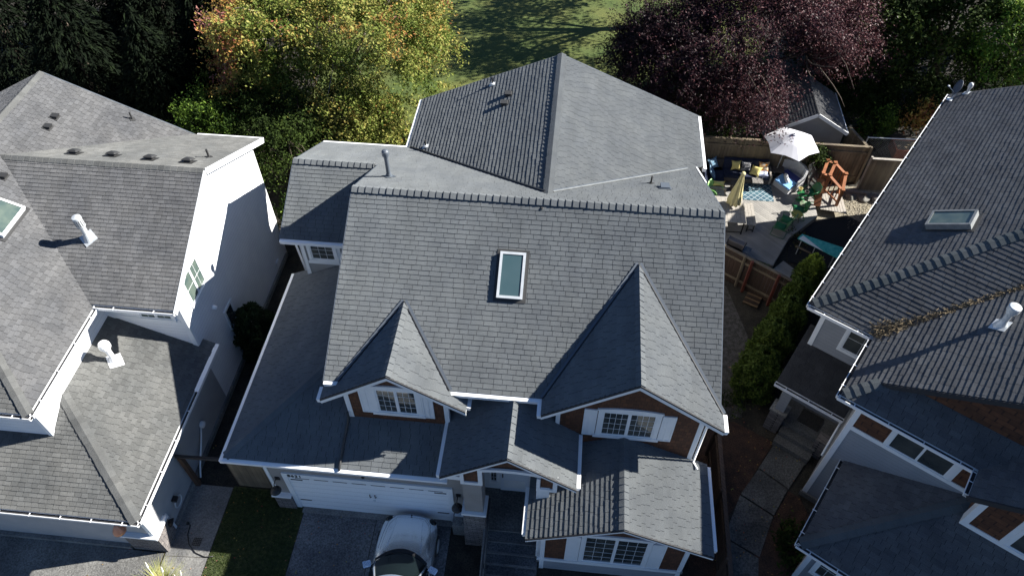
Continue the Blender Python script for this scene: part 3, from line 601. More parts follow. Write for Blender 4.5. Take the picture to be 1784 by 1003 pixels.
wall([(5.68, -.46, 4.76), (7.85, -.46, 4.76), (6.765, -.46, 5.58)], (0, .1, 0), M['cedar'], H, 'gable_panel')
gp = MB()
for x0, x1 in ((5.44, 6.06), (7.55, 8.12)):
    gp.box((x0, -.53, 3.84), (x1, -.485, 3.97)); gp.box((x0, -.53, 3.97), (x0+.10, -.486, 4.55)); gp.box((x1-.12, -.53, 3.97), (x1, -.486, 4.72))
k = 12; arc = [(5.94+(7.68-5.94)*i/k, 4.80+.10*(1-(2*i/k-1)**2)) for i in range(k+1)]
gp.prism([(a, -.545, b) for a, b in arc]+[(a, -.545, b-.13) for a, b in reversed(arc)], (0, .06, 0))
gp.build('gable_trim', M['trim'], H)
boards('gable_panel', [((5.55, -.48, 3.98), (5.93, -.46, 4.6)), ((7.66, -.48, 3.98), (8.0, -.46, 4.6))], M['cedar'], H)
MB().box((5.05, -.5, 4.0), (5.45, -.44, 4.2)).build('soffit', M['trim'], H)
pw = MB().box((5.0, .9, .7), (7.95, 1.62, 4.3)).build('porch_wall', M['trim'], H)
fd = MB().box((6.38, .855, .76), (7.28, .9, 2.8)).build('front_door', pmat('pale_door', (.70, .74, .80), rough=.5), H)
MB().box((6.5, .845, 1.0), (7.16, .857, 1.5)).build('door_panel', M['trim'], fd); MB().tube([(6.46, .83, 1.7), (6.46, .83, 1.9)], .02, 6).build('handle', M['black'], fd)
for x in (6.02, 7.36): window(H, (x, .9, 1.25), u, v, n, .30, 1.3, casing=.05, sash=.02, cols=(2,), rows=5)
# ================================================================ silver car (parked nose-in)
car = thing('car', 'silver blue car parked nose-in against the white garage door of the middle house', 'car', (3.66, -2.6, 0))
def car_body():
    L0, L1 = -.16, -4.75      # nose y, tail y
    st = [  # y, half width, side top z, centre z, bottom z
        (0.00, .52, .50, .57, .30), (-.06, .70, .58, .69, .24), (-.20, .83, .67, .79, .2), (-.45, .90, .76, .87, .18), (-.80, .925, .82, .92, .18), (-1.15, .935, .87, .975, .18), (-1.45, .94, .90, 1.01, .18),
        (-1.8, .94, .92, 1.0, .18), (-2.6, .94, .93, 1.0, .18), (-3.6, .93, .95, 1.02, .18), (-4.3, .88, .95, 1.02, .2), (-4.55, .76, .8, .9, .3)]
    n = 17; vs = []; fs = []
    for (y, hw, zs, zc, zb_) in st:
        ring = []
        for j in range(n):
            t = j/(n-1)
            if t < .2: q = t/.2; x = -hw*(.94+.06*q); z = zb_+(zs-.16-zb_)*q
            elif t > .8: q = (1-t)/.2; x = hw*(.94+.06*q); z = zb_+(zs-.16-zb_)*q
            else:
                q = (t-.2)/.6*2-1; x = hw*math.sin(q*math.pi/2)**1 if False else hw*(1-(1-abs(q))**1.55)*(1 if q > 0 else -1)*1.0; e_ = abs(x)/hw
                z = zs-.16+(zc-zs+.16)*(1-e_**3.2)
            ring.append((3.68+x, L0+y, z))
        vs += ring
    k = len(st); fs = [(i*n+j, i*n+j+1, (i+1)*n+j+1, (i+1)*n+j) for i in range(k-1) for j in range(n-1)]
    fs += [tuple(range(n)), tuple(range(k*n-1, (k-1)*n-1, -1))]
    return MB().add(vs, fs)
cb_ = car_body().build('body', M['carpaint'], car, smooth=True, subsurf=1)
# cabin: windscreen, roof, side glass
def arcx(hw, y, bow, z, zc, n=10): return [Vector((3.68+hw*(2*i/n-1), y-bow*(2*i/n-1)**2, z+(zc)*(1-(2*i/n-1)**2))) for i in range(n+1)]
lo = arcx(.78, -1.56, .30, .93, .09); hi = arcx(.60, -2.36, .12, 1.38, .06)
MB().add(lo+hi, [(i, i+1, i+12, i+11) for i in range(10)]).build('windscreen', M['carglass'], car, smooth=True)
rf2 = arcx(.60, -3.6, .0, 1.40, .05)
MB().add(hi+rf2, [(i, i+1, i+12, i+11) for i in range(10)]).build('roof_panel', M['carpaint'], car, smooth=True)
bk = arcx(.72, -4.3, .0, 1.0, .03); MB().add(rf2+bk, [(i, i+1, i+12, i+11) for i in range(10)]).build('rear_window', M['carglass'], car, smooth=True)
for s_ in (-1, 1):
    a = 0 if s_ < 0 else 10
    MB().add([lo[a], hi[a], rf2[a], bk[a], (3.68+s_*.86, -4.0, .95), (3.68+s_*.88, -2.0, .93)], [(0, 1, 2, 3, 4, 5)]).build('side_window', M['carglass'], car)
    MB().tube([lo[a]+Vector((0, 0, -.02)), (lo[a]+hi[a])/2+Vector((s_*.02, 0, .02)), hi[a], rf2[a], bk[a]], .035, 8).build('pillar', M['carpaint'], car, smooth=True)
    mr = MB().obox((3.68+s_*.99, -1.98, .97), (s_*.08, -.03, 0), (.02*s_, .045, 0), (0, 0, .05)).build('wing_mirror', M['carpaint'], car, bevel=.035)
    MB().beam((3.68+s_*.88, -1.95, .92), (3.68+s_*.97, -1.97, .95), .05, .04).build('mirror_arm', M['black'], mr)
    MB().lathe((3.68+s_*.70, -.36, .60), [(.11, -.1), (.13, -.02), (.10, .05), (.02, .075)], 12, (s_*.55, .6, .45)).build('headlight', M['carglass'], car, smooth=True)
    for y in (-1.0, -3.85):
        wh = MB().lathe((3.68+s_*.84, y, .32), [(.30, -.1), (.33, -.06), (.33, .06), (.30, .1)], 24, (s_, 0, 0)).build('wheel', M['rubber'], car)
        MB().lathe((3.68+s_*.84, y, .32), [(.22, .101), (.20, .11), (.05, .105), (.01, .12)], 16, (s_, 0, 0)).build('rim', M['galv'], wh)
MB().add([p+Vector((0, -.0, .0)) for p in arcx(.79, -1.44, .34, .955, .075)]+[p+Vector((0, 0, .012)) for p in lo], [(i, i+1, i+12, i+11) for i in range(10)]).build('wiper_cowl', M['black'], car)
MB().tube([(3.1, -1.58, 1.0), (3.7, -1.62, 1.055), (4.1, -1.72, 1.02)], .012, 6).build('wiper', M['black'], car)
MB().lathe((3.70, -.29, .765), [(.028, 0), (.028, .014), (.01, .018)], 12, (0, .5, .9)).build('badge', M['black'], car)
for s_ in (-1, 1): MB().tube([(3.68+s_*.46, -.30, .748), (3.68+s_*.66, -.55, .792), (3.68+s_*.74, -1.0, .857), (3.68+s_*.78, -1.45, .89)], .006, 6).build('panel_gap', M['black'], car)
MB().tube([(3.68+.46*q/5, -.30+.035*(1-(q/5)**2), .748+.02*(1-(q/5)**2)) for q in range(-5, 6)], .006, 6).build('panel_gap', M['black'], car)
for x in (-.42, .42): MB().tube([(3.68+x, -.45, .84), (3.68+x*1.12, -1.0, .915), (3.68+x*1.3, -1.5, .955)], [.004, .007, .004], 6).build('bonnet_crease', M['carpaint'], car, smooth=True)
# ================================================================ left neighbour house
HL = thing('house', 'white walled neighbour house on the left under pale weathered shingles with white roof pipes', 'house', (-8, 4, 0))
sl_ = M['shingle_l']; Lz = lambda x: 5.8+.49*(-6.1-x); rx, rz = -11.0, 5.8+.49*4.9
cy, cz = 7.25, 7.85; cs = .488; Cz = lambda y: cz-cs*abs(y-cy); xc0 = -6.1-(cz-5.8)/.49
ye0, ye1 = 3.15, 11.35; ez = Cz(ye0); xv = -6.1-(ez-5.8)/.49
roof_face('main_roof_slope', [[(-6.1, -.65, 5.8), (-6.1, ye0-.1, 5.8), (xc0, cy, cz), (rx, cy, rz), (rx, 4.25, rz)],
    [(xc0, cy, cz), (xv, ye1, ez), (rx, ye1, rz), (rx, cy, rz)]], HL, sl_, seed=61, hh=.010)
roof_face('main_roof_slope', [[(-6.1, -.65, 5.8), (rx, 4.25, rz), (-15.9, -.65, 5.8)]], HL, M['shingle_moss'], seed=62, hh=.010)
roof_face('main_roof_slope', [[(rx, 4.25, rz), (rx, ye1, rz), (-15.9, ye1, 5.8), (-15.9, -.65, 5.8)]], HL, sl_, seed=63, hh=.010)
roof_face('cross_gable_roof_slope', [[(xc0, cy, cz), (-3.6, cy, cz), (-3.6, ye0, ez), (xv, ye0, ez)]], HL, sl_, seed=64)
roof_face('cross_gable_roof_slope', [[(xc0, cy, cz), (-3.6, cy, cz), (-3.6, ye1, ez), (xv, ye1, ez)]], HL, M['shingle_moss'], seed=65, hh=.010)
ridge_caps((-3.6, cy, cz), (xc0, cy, cz), (0, -cs, 1), (0, cs, 1), HL, M['shingle_moss'], hi=.015)
ridge_caps((rx, ye1, rz), (rx, 4.25, rz), (-.49, 0, 1), (.49, 0, 1), HL, M['shingle_moss'], hi=.015)
ridge_caps((-6.1, -.65, 5.82), (rx, 4.25, rz), (.49, 0, 1), (0, -.49, 1), HL, M['shingle_moss'], hi=.015)
# lower garage roof
ls = .51; X0, Y0, Z0 = -3.5, -2.2, 3.08; wx = -6.45
roof_face('garage_roof_slope', [[(X0, Y0, Z0), (X0, 3.72, Z0), (wx, 3.72, Z0+ls*2.95), (wx, Y0+2.95, Z0+ls*2.95)], [(X0, 3.7, Z0), (X0, 4.0, Z0), (-3.88, 4.0, Z0+ls*.38), (-3.88, 3.7, Z0+ls*.38)]], HL, M['shingle_moss'], seed=66, hh=.010)
roof_face('garage_roof_slope', [[(X0, Y0, Z0), (-17, Y0, Z0), (-17, -.3, Z0+ls*1.9), (X0-1.9, -.3, Z0+ls*1.9)], [(X0-1.9, -.3, Z0+ls*1.9), (wx, -.3, Z0+ls*1.9), (wx, Y0+2.95, Z0+ls*2.95)]], HL, M['shingle_moss'], seed=67, hh=.013)
ridge_caps((X0, Y0, Z0+.02), (wx, Y0+2.95, Z0+ls*2.95), (ls, 0, 1), (0, -ls, 1), HL, M['shingle_moss'], hi=.02, wing=.17)
ww = M['white_wall']
wall([(-3.9, 3.7, 0), (-3.9, 10.95, 0), (-3.9, 10.95, Cz(10.95)-.09), (-3.9, cy, cz-.09), (-3.9, 3.7, Cz(3.7)-.09)], (-.2, 0, 0), ww, HL)
MB().box((-15.5, 3.702, 0), (-3.95, 10.95, 5.6)).build('wall', ww, HL)
MB().box((-15.5, -.3, 0), (wx, 5, 5.62)).build('wall', ww, HL)
MB().box((-17, -1.8, 0), (-3.902, 3.9, 3.02)).build('garage_wall', pmat('grey_stucco', (.33, .335, .34), (.37, .37, .37), 2, .85, fine=.05), HL)
boards('corner_trim', [((-4.05, 3.68, 3.3), (-3.885, 3.80, 5.72))], M['trim'], HL)
MB().box((-6.44, 3.675, 4.5), (-4.06, 3.71, 4.66)).build('band_trim', M['trim'], HL)
MB().box((-3.93, 10.85, 0), (-3.88, 10.97, 5.75)).build('corner_trim', M['trim'], HL)
MB().box((-6.56, -.325, 4.0), (-6.425, -.2, 5.68)).build('corner_trim', M['trim'], HL)
# gutters, barge boards
g = M['white']
gutter((-6.1, -.65, 5.76), (-6.1, ye0+.05, 5.76), (1, 0, 0), HL, g); gutter((-15.9, -.65, 5.76), (-6.05, -.65, 5.76), (0, -1, 0), HL, g)
gutter((xv+.1, ye0, ez-.04), (-3.6, ye0, ez-.04), (0, -1, 0), HL, g)
gutter((X0, Y0, Z0-.04), (X0, 4.0, Z0-.04), (1, 0, 0), HL, g); gutter((-17, Y0, Z0-.04), (X0+.05, Y0, Z0-.04), (0, -1, 0), HL, g)
gutter((xv+.1, ye1, ez-.04), (-3.6, ye1, ez-.04), (0, 1, 0), HL, g, True)
for p, q in (((-3.585, cy, cz-.11), (-3.585, ye0-.05, ez-.11)), ((-3.585, cy, cz-.11), (-3.585, ye1+.05, ez-.11))): MB().beam(p, q, .04, .20).build('barge_board', M['trim'], HL)
MB().beam((rx, ye1+.02, rz-.08), (xv, ye1+.02, ez-.08), .04, .14).build('barge_board', M['dkpipe'], HL)
MB().obox((-3.75, cy, cz), (.15, 0, 0), (0, .01, 0), (0, 0, .01)).build('soffit', M['trim'], HL)
for sg in (-1, 1):
    e_ = ye0 if sg < 0 else ye1
    MB().prism([(-3.62, cy, cz-.10), (-3.62, e_, ez-.10), (-3.9, e_, ez-.10), (-3.9, cy, cz-.10)], (0, 0, -.015)).build('soffit', M['trim'], HL)
MB().box((-6.46, -.28, 5.60), (-6.12, 3.1, 5.63)).build('soffit', M['trim'], HL); MB().box((-15, -.62, 5.60), (-6.12, -.28, 5.63)).build('soffit', M['trim'], HL)
# low parapet-like guttered strip of snow-white leaf guard over the garage gutter
MB().prism([(X0-.02, 2.1, Z0+.005), (X0+.12, 2.1, Z0-.02), (X0+.12, 3.98, Z0-.02), (X0-.02, 3.98, Z0+.005)], (0, 0, .012)).build('leaf_guard', M['white'], HL)
skylight(HL, (-9.45, 4.95, Lz(-9.45)), (-1, 0, .49), (.49, 0, 1), 1.25, 1.25, M['skyglass_dirty'], curb=.16, fm=M['trim'])
for x, y in ((-9.83, 9.61), (-9.8, 9.06), (-9.88, 6.48)): box_vent((x, y, Lz(x)), (-1, 0, .49), (.49, 0, 1), M['plastic'], HL, s=.10)
vent_pipe((-8.0, 10.88, Lz(-8.0)), .30, .03, M['plastic'], HL, cap=False, nrm_=(.49, 0, 1), flash=.09)
for x, y in ((-8.32, 7.93), (-7.04, 7.96), (-5.71, 7.86), (-4.42, 7.83)): turtle_vent((x, y, Cz(y)), (0, -1, cs), (0, cs, 1), M['plastic'], HL)
vent_pipe((-4.12, 8.55, Cz(8.55)), .32, .035, M['plastic'], HL, cap=False, nrm_=(0, cs, 1), flash=.1)
def gas_flue(base, h, n_, parent):
    b = Vector(base); mb = MB(); n_ = Vector(n_).normalized(); a = n_.orthogonal().normalized(); c = n_.cross(a)
    mb.obox(b+n_*.022, a*.21, c*.21, n_*.004)
    mb.lathe(b, [(.17, -.05), (.09, .22), (.085, .25), (.085, h)], 18)
    return mb, b
mb, b = gas_flue((-6.74, 4.98, Cz(4.98)), .62, (0, -cs, 1), HL); mb.lathe(b, [(.10, .50), (.135, .54), (.135, .86), (.13, .90), (.02, .93)], 20); f1 = mb.build('flue_pipe', M['galv'], HL)
mb = MB()
for i in range(14):
    t = 2*math.pi*i/14; mb.obox(b+Vector((math.cos(t)*.136, math.sin(t)*.136, .70)), Vector((-math.sin(t), math.cos(t), 0))*.009, (math.cos(t)*.002, math.sin(t)*.002, 0), (0, 0, .12))
mb.build('louvre', M['plastic'], f1)
mb, b = gas_flue((-5.71, 2.26, Z0+ls*(X0+5.71)), .62, (ls, 0, 1), HL); mb.lathe(b, [(.10, .58), (.12, .64), (.12, .70), (.17, .73), (.17, .84), (.14, .92), (.02, .96)], 20); mb.build('flue_pipe', M['white'], HL)
# windows and wall fittings
window(HL, (-3.9, 4.25, 4.55), (0, 1, 0), (0, 0, 1), (1, 0, 0), 1.25, 1.32, cols=(1, 2), rows=2, casing=.09, glassm=M['skyglass_dirty'], label='sunlit window on the white side wall')
window(HL, (-5.42, 3.7, 4.55), (1, 0, 0), (0, 0, 1), (0, -1, 0), 1.25, .82, cols=(2, 2), rows=1, casing=.10, glassm=M['skyglass_dirty'])
window(HL, (-3.9, 5.52, 1.75), (0, 1, 0), (0, 0, 1), (1, 0, 0), .68, 1.0, cols=(1,), rows=1, casing=.07)
MB().lathe((-3.9, 5.15, 3.55), [(.08, 0), (.08, .10), (.05, .16)], 10, (1, 0, -.4)).build('wall_vent', M['white'], HL)
MB().box((-3.9, 9.85, .35), (-3.84, 10.1, .65)).build('wall_vent', M['white'], HL)
sb = MB().box((-4.9, -1.90, -.03), (-3.80, -1.2, 1.02)).build('stone_base', M['stone'], HL)
ct = MB().box((-4.95, -1.95, 1.02), (-3.76, -1.18, 1.11)).build('stone_cap', M['trim'], HL)
MB().box((-4.02, -1.84, 1.1), (-3.88, -1.70, 2.98)).build('corner_trim', M['trim'], HL)
MB().box((-3.905, -1.19, 0), (-3.86, -1.07, 1.02)).build('corner_trim', M['trim'], HL)
MB().box((-17, -1.93, 0), (-4.96, -1.81, .18)).build('foundation', M['concrete'], HL); MB().box((-3.90, -1.05, 0), (-3.82, 10.9, .2)).build('foundation', M['concrete'], HL)
def hose():
    pts = []; r = random.Random(4)
    for i in range(60): t = i*.52; pts.append((-3.80+.02*r.random(), -.55+.20*math.cos(t)+.03*r.random(), .72+.20*math.sin(t)+.03*r.random()))
    MB().tube(pts, .012, 5).build('coiled_hose', M['galv'], HL, smooth=True)
hose(); MB().box((-3.88, -.66, .9), (-3.74, -.48, 1.0)).build('hose_hook', M['black'], HL)
pipe([(-3.86, 1.9, 1.1), (-3.80, 1.6, .9), (-3.75, .9, .35), (-3.7, .6, .1)], .03, name='dryer_pipe', parent=HL); MB().lathe((-3.88, 2.0, 1.15), [(.12, 0), (.12, .1), (.03, .14)], 12, (1, 0, 0)).build('dryer_vent', M['white'], HL)
lp = MB().lathe((-3.9, -1.25, .75), [(.06, 0), (.14, .18), (.15, .2), (.02, .22)], 14, (.8, .1, -.2)).build('wall_lamp', M['black'], HL)
lp2 = MB().lathe((-4.15, -2.3, 2.55), [(.03, .35), (.06, .30), (.17, .08), (.185, 0), (.17, .03), (.03, .25)], 18).build('wall_lamp', M['copperpot'], HL, smooth=True)
MB().tube([(-4.15, -1.8, 2.8), (-4.15, -2.1, 2.98), (-4.15, -2.3, 2.88)], .015, 6).build('lamp_arm', M['black'], lp2)
hs = thing('garden_hose', 'black garden hose curving over the concrete path beside the front lawn', 'hose', (-3.2, -1.5, 0))
MB().tube([(-3.55, -.95, .035), (-3.45, -1.0, .035), (-3.42, -1.3, .035), (-3.25, -1.62, .035), (-2.95, -1.85, .035), (-2.6, -1.95, .04), (-2.35, -1.9, .05)], .016, 6).build('tube', M['black'], hs, smooth=True)
MB().lathe((-3.55, -.95, .04), [(.05, -.03), (.055, 0), (.03, .05)], 10).build('nozzle', M['black'], hs)
gr_ = MB()
for i in range(5): gr_.box((-3.16+.0, -1.62+i*.055, .020), (-2.90, -1.60+i*.055, .030))
for i in range(5): gr_.box((-3.16+i*.058, -1.64, .020), (-3.145+i*.058, -1.36, .031))
tag(gr_.build('drain_grate', M['black']), 'black square drain grate set in the concrete path', 'drain')
# ================================================================ right neighbour house
th = R_(-32.2); AX = Vector((math.cos(th), math.sin(th), 0)); BX = Vector((-math.sin(th), math.cos(th), 0)); W0 = Vector((16.25, 2.07, 0))
def G(a, b, z): return W0+AX*a+BX*b+Vector((0, 0, z))
HR = thing('house', 'turned neighbour house on the right with charcoal shingles and open white gutters', 'house', tuple(G(3, 6, 0)))
rs = .61; E0 = 5.75; sr = M['shingle_r']
F1 = lambda a: E0+rs*(a+2.5); F3 = lambda a: E0+rs*(a+.55); F2 = lambda b: E0+rs*(b-2.33)
nF1 = AX*-rs+Vector((0, 0, 1)); nF2 = BX*-rs+Vector((0, 0, 1))
roof_face('main_roof_slope', [[G(-2.5, 2.33, E0), G(3.5, 8.33, F1(3.5)), G(3.5, 16, F1(3.5)), G(-2.5, 16, E0)]], HR, sr, seed=71, hh=.015)
roof_face('main_roof_slope', [[G(3.5, 8.33, F1(3.5)), G(3.5, 16, F1(3.5)), G(9.5, 16, E0), G(9.5, 8.33, E0)]], HR, sr, seed=72)
roof_face('hip_roof_slope', [[G(-2.5, 2.33, E0), G(-.55, 2.33, E0), G(5.45, 8.33, F2(8.33)), G(3.5, 8.33, F2(8.33))]], HR, sr, seed=73, hh=.018)
bw = .48
roof_face('front_roof_slope', [[G(-.55, -.2, E0), G(-.55, bw, E0), G(.13, bw, F3(.13))], [G(-.55, bw, E0), G(-.55, 2.33, E0), G(5.45, 8.33, F3(5.45)), G(5.45, bw, F3(5.45))]], HR, sr, seed=74, hh=.02)
roof_face('front_roof_slope', [[G(5.45, 8.33, F3(5.45)), G(5.45, bw, F3(5.45)), G(11.45, bw, E0), G(11.45, 8.33, E0)]], HR, sr, seed=75)
roof_face('pent_roof_slope', [[G(-.55, -.2, E0), G(3.07, -.2, E0), G(3.97, .7, E0+rs*.9), G(.35, .7, E0+rs*.9)]], HR, sr, seed=76)
roof_face('pent_roof_slope', [[G(3.07, -1.1, E0), G(3.07, -.2, E0), G(3.97, .7, E0+rs*.9), G(7.5, .7, E0+rs*4.43), G(7.5, -1.1, E0+rs*4.43)]], HR, sr, seed=77)
roof_face('pent_roof_slope', [[G(7.5, -1.1, E0+rs*4.43), G(7.5, .7, E0+rs*4.43), G(11.9, .7, E0), G(11.9, -1.1, E0)]], HR, sr, seed=78)
ridge_caps(G(-2.45, 2.38, E0+.05), G(3.5, 8.33, F1(3.5)), nF1, nF2, HR, M['shingle_moss'] if False else pmat('grey_ridge_shingle', (.10, .115, .12), (.13, .14, .145), 1, .9, bump=.3, bscale=200, fine=.2), hi=.045, wing=.17, step=.25)
rcap = bpy.data.materials['grey_ridge_shingle']
ridge_caps(G(-.5, -.15, E0+.05), G(.13, .48, F3(.13)), nF1, nF2, HR, rcap, hi=.045, wing=.17, step=.25)
gr2 = M['white']
def gut(p, q, o, parent=HR, h=.75): return gutter(p, q, o, parent, gr2, hang=h)
gut(G(-2.5, 2.30, E0-.04), G(-2.5, 16, E0-.04), -AX); gut(G(-2.55, 2.33, E0-.04), G(-.50, 2.33, E0-.04), -BX); gut(G(-.55, -.25, E0-.04), G(-.55, 2.30, E0-.04), -AX)
gut(G(-.6, -.2, E0-.04), G(3.12, -.2, E0-.04), -BX); gut(G(3.07, -1.05, E0-.04), G(3.07, -.22, E0-.04), -AX)
def rake(p, q, out, parent=HR, m=None):
    MB().beam(Vector(p)+Vector((0, 0, -.09))+Vector(out)*.02, Vector(q)+Vector((0, 0, -.09))+Vector(out)*.02, .04, .16).build('barge_board', m or M['under'], parent)
rake(G(.13, bw, F3(.13)), G(5.45, bw, F3(5.45)), -BX); rake(G(3.07, -1.1, E0), G(7.5, -1.1, E0+rs*4.43), -BX); rake(G(-2.5, 16, E0), G(3.5, 16, F1(3.5)), BX)
# walls
bwll = pmat('rh_wall', (.2, .2, .2)); RWm = M['blue_wall']
def wl_(pts, vec, m, name='wall', parent=HR): return MB().prism(pts, vec).build(name, m, parent)
cw = M['cedar']
wl_([G(0, 0, 0), G(12, 0, 0), G(12, 0, 4.44), G(0, 0, 4.44)], BX*.2, RWm); wl_([G(0.002, 0, 4.44), G(3.5, 0, 4.44), G(3.5, 0, 5.66), G(.002, 0, 5.66)], BX*.2, cw)
wl_([G(0, .001, 0), G(0, 2.7, 0), G(0, 2.7, 5.66), G(0, .001, 5.66)], AX*.2, RWm); wl_([G(-2.1, 2.7, 0), G(.1, 2.7, 0), G(.1, 2.7, 5.66), G(-2.1, 2.7, 5.66)], BX*.2, RWm)
wl_([G(-2.1, 2.701, 0), G(-2.1, 15.6, 0), G(-2.1, 15.6, 5.66), G(-2.1, 2.701, 5.66)], AX*.2, RWm)
wl_([G(-2.1, 15.6, 0), G(9.1, 15.6, 0), G(9.1, 15.6, 5.7), G(3.5, 15.6, F1(3.5)-.2), G(-2.1, 15.6, 5.7)], -BX*.2, RWm)
wl_([G(.4, .7, 6.1), G(10.5, .7, 6.1), G(5.45, .7, F3(5.45)-.12)], BX*.15, cw, 'gable_panel')
wl_([G(3.5, -.75, 0), G(11.5, -.75, 0), G(11.5, -.75, 5.7), G(7.5, -.75, E0+rs*4.43-.12), G(3.5, -.75, 5.85)], BX*.7, cw)
def tbx(a0, a1, b0, b1, z0, z1, t): t.prism([G(a0, b0, z0), G(a1, b0, z0), G(a1, b1, z0), G(a0, b1, z0)], (0, 0, z1-z0))
for q_ in [(-.02, .13, -.02, .1, 0.1, 5.64), (-.022, .0, .0, .16, .1, 5.64), (.13, 3.5, -.025, .02, 4.36, 4.53), (2.70, 2.85, -.026, .02, 4.53, 5.64), (3.48, 3.64, -.775, -.6, 4.1, 5.7), (3.475, 3.5, -.77, -.5, 4.1, 5.7), (3.64, 9, -.775, -.72, 4.1, 4.28), (-2.12, -1.98, 2.68, 2.8, 0, 5.64), (4.40, 4.52, -.776, -.72, 4.28, 5.6)]:
    t_ = MB(); tbx(*q_, t_); t_.build('corner_trim', M['trim'], HR)
un_ = (0, 0, 1); window(HR, G(1.0, 0, 4.42), AX, un_, -BX, 1.78, 1.2, casing=.12, sash=.03, cols=(1, 1), rows=1, label='pair of white framed windows high on the front wall')
window(HR, G(-1.30, 2.7, 4.15), AX, un_, -BX, 1.2, 1.35, casing=.11, sash=.03, cols=(2,), rows=2)
window(HR, G(4.52, -.75, 4.22), AX, un_, -BX, 1.8, 1.2, casing=.08, sash=.03, cols=(1, 1), rows=1)
window(HR, G(1.15, -2.72, .9), AX, un_, -BX, 1.3, 1.3, casing=.1, cols=(2, 2), rows=2)
# fittings on the roof
skylight(HR, G(-.27, 6.75, F1(-.27)), AX+Vector((0, 0, rs)), nF1, .80, 1.25, M['skyglass_dirty'], curb=.22, fm=M['flash'])
mb, b = gas_flue(G(1.95, 3.28, F3(1.95)), .62, nF1, HR); mb.lathe(b, [(.10, .50), (.12, .55), (.12, .62), (.16, .65), (.16, .80), (.14, .82), (.02, .84)], 20); mb.build('flue_pipe', M['galv'], HR)
dish = MB(); dc = G(-2.38, 15.55, F1(-2.38)+.55); dn = Vector((-.9, .1, .35)).normalized(); da = dn.orthogonal().normalized(); db = dn.cross(da)
k = 16; vs = [dc-dn*.06]; fs = []
for r_, dz in ((.15, -.045), (.30, 0)):
    for i in range(k): t = 2*math.pi*i/k; vs.append(dc+(da*math.cos(t)+db*math.sin(t)*.85)*r_+dn*dz)
for i in range(k): fs += [(0, 1+i, 1+(i+1) % k), (1+i, 1+k+i, 1+k+(i+1) % k, 1+(i+1) % k)]
off = len(vs); vs2 = [v-dn*.02 for v in vs]; dish.add(vs+vs2, fs+[tuple(i+off for i in reversed(f)) for f in fs]+[(1+k+i, 1+k+off+i, 1+k+off+(i+1) % k, 1+k+(i+1) % k) for i in range(k)])
dobj = dish.build('satellite_dish', M['dkpipe'], HR, smooth=True)
MB().tube([G(-2.38, 15.45, F1(-2.38)), dc-dn*.1], .025, 6).tube([dc-Vector((0, 0, .25)), dc+dn*.35-Vector((0, 0, .12))], .015, 6).obox(G(-2.38, 15.45, F1(-2.38)+.03), AX*.14, BX*.10, (0, 0, .015)).lathe(dc+dn*.38-Vector((0, 0, .12)), [(.03, 0), (.04, .06), (.02, .09)], 10, -dn).build('dish_mount', M['galv'], dobj)
vent_pipe(G(-2.0, 15.9, F1(-2.0)), .28, .05, M['galv'], HR, nrm_=nF1, flash=.12)
# valley full of needles
nd = MB(); r = random.Random(5)
for i in range(1100):
    t = 6*r.random()**2.0; wv = .035+.10*math.exp(-t*1.6); c = G(-.50+t+r.gauss(0, wv), 2.42+t+r.gauss(0, wv), 0)
    lc = c-W0; a_, b_ = lc.dot(AX), lc.dot(BX); z = max(F3(a_), F2(b_)); c.z = z+.03+r.random()*.09*math.exp(-t*.6); d = Vector((r.gauss(0, 1), r.gauss(0, 1), r.gauss(0, .4))).normalized()*(.03+.07*r.random()); s_ = d.orthogonal().normalized()*.008
    nd.add([c-d-s_, c-d+s_, c+d+s_, c+d-s_], [(0, 1, 2, 3)])
no_ = nd.build('needle_litter', M['debris']); no_['kind'] = 'stuff'; no_['label'] = 'brown needles piled in the roof valley of the right house'; no_['category'] = 'leaf litter'
# low front roof
lz = 2.85; lsr = .5
roof_face('low_roof_slope', [[G(.47, -3.2, lz), G(.47, .0, lz), G(3.0, 0, lz+lsr*2.53), G(3.67, 0, lz+lsr*3.2)]], HR, sr, seed=81)
roof_face('low_roof_slope', [[G(.47, -3.2, lz), G(9, -3.2, lz), G(9, 0, lz+lsr*3.2), G(3.67, 0, lz+lsr*3.2)]], HR, sr, seed=82)
ridge_caps(G(.47, -3.2, lz+.03), G(3.67, 0, lz+lsr*3.2), AX*-lsr+Vector((0, 0, 1)), BX*-lsr+Vector((0, 0, 1)), HR, rcap, hi=.04, wing=.17, step=.25)
gut(G(.47, -3.25, lz-.04), G(.47, .1, lz-.04), -AX); gut(G(.42, -3.2, lz-.04), G(9, -3.2, lz-.04), -BX)
wl_([G(.9, -2.7, 0), G(9, -2.7, 0), G(9, -2.7, 2.8), G(.9, -2.7, 2.8)], BX*.2, RWm); wl_([G(.9, -2.699, 0), G(.9, 0, 0), G(.9, 0, 2.95), G(.9, -2.699, 2.95)], AX*.2, RWm)
t2 = MB(); tbx(.88, 1.02, -2.72, -2.6, 0, 2.8, t2); t2.build('corner_trim', M['trim'], HR)
f2 = MB(); tbx(-.06, .9, -.07, 0, 0, .25, f2); f2.build('foundation', M['concrete'], HR)
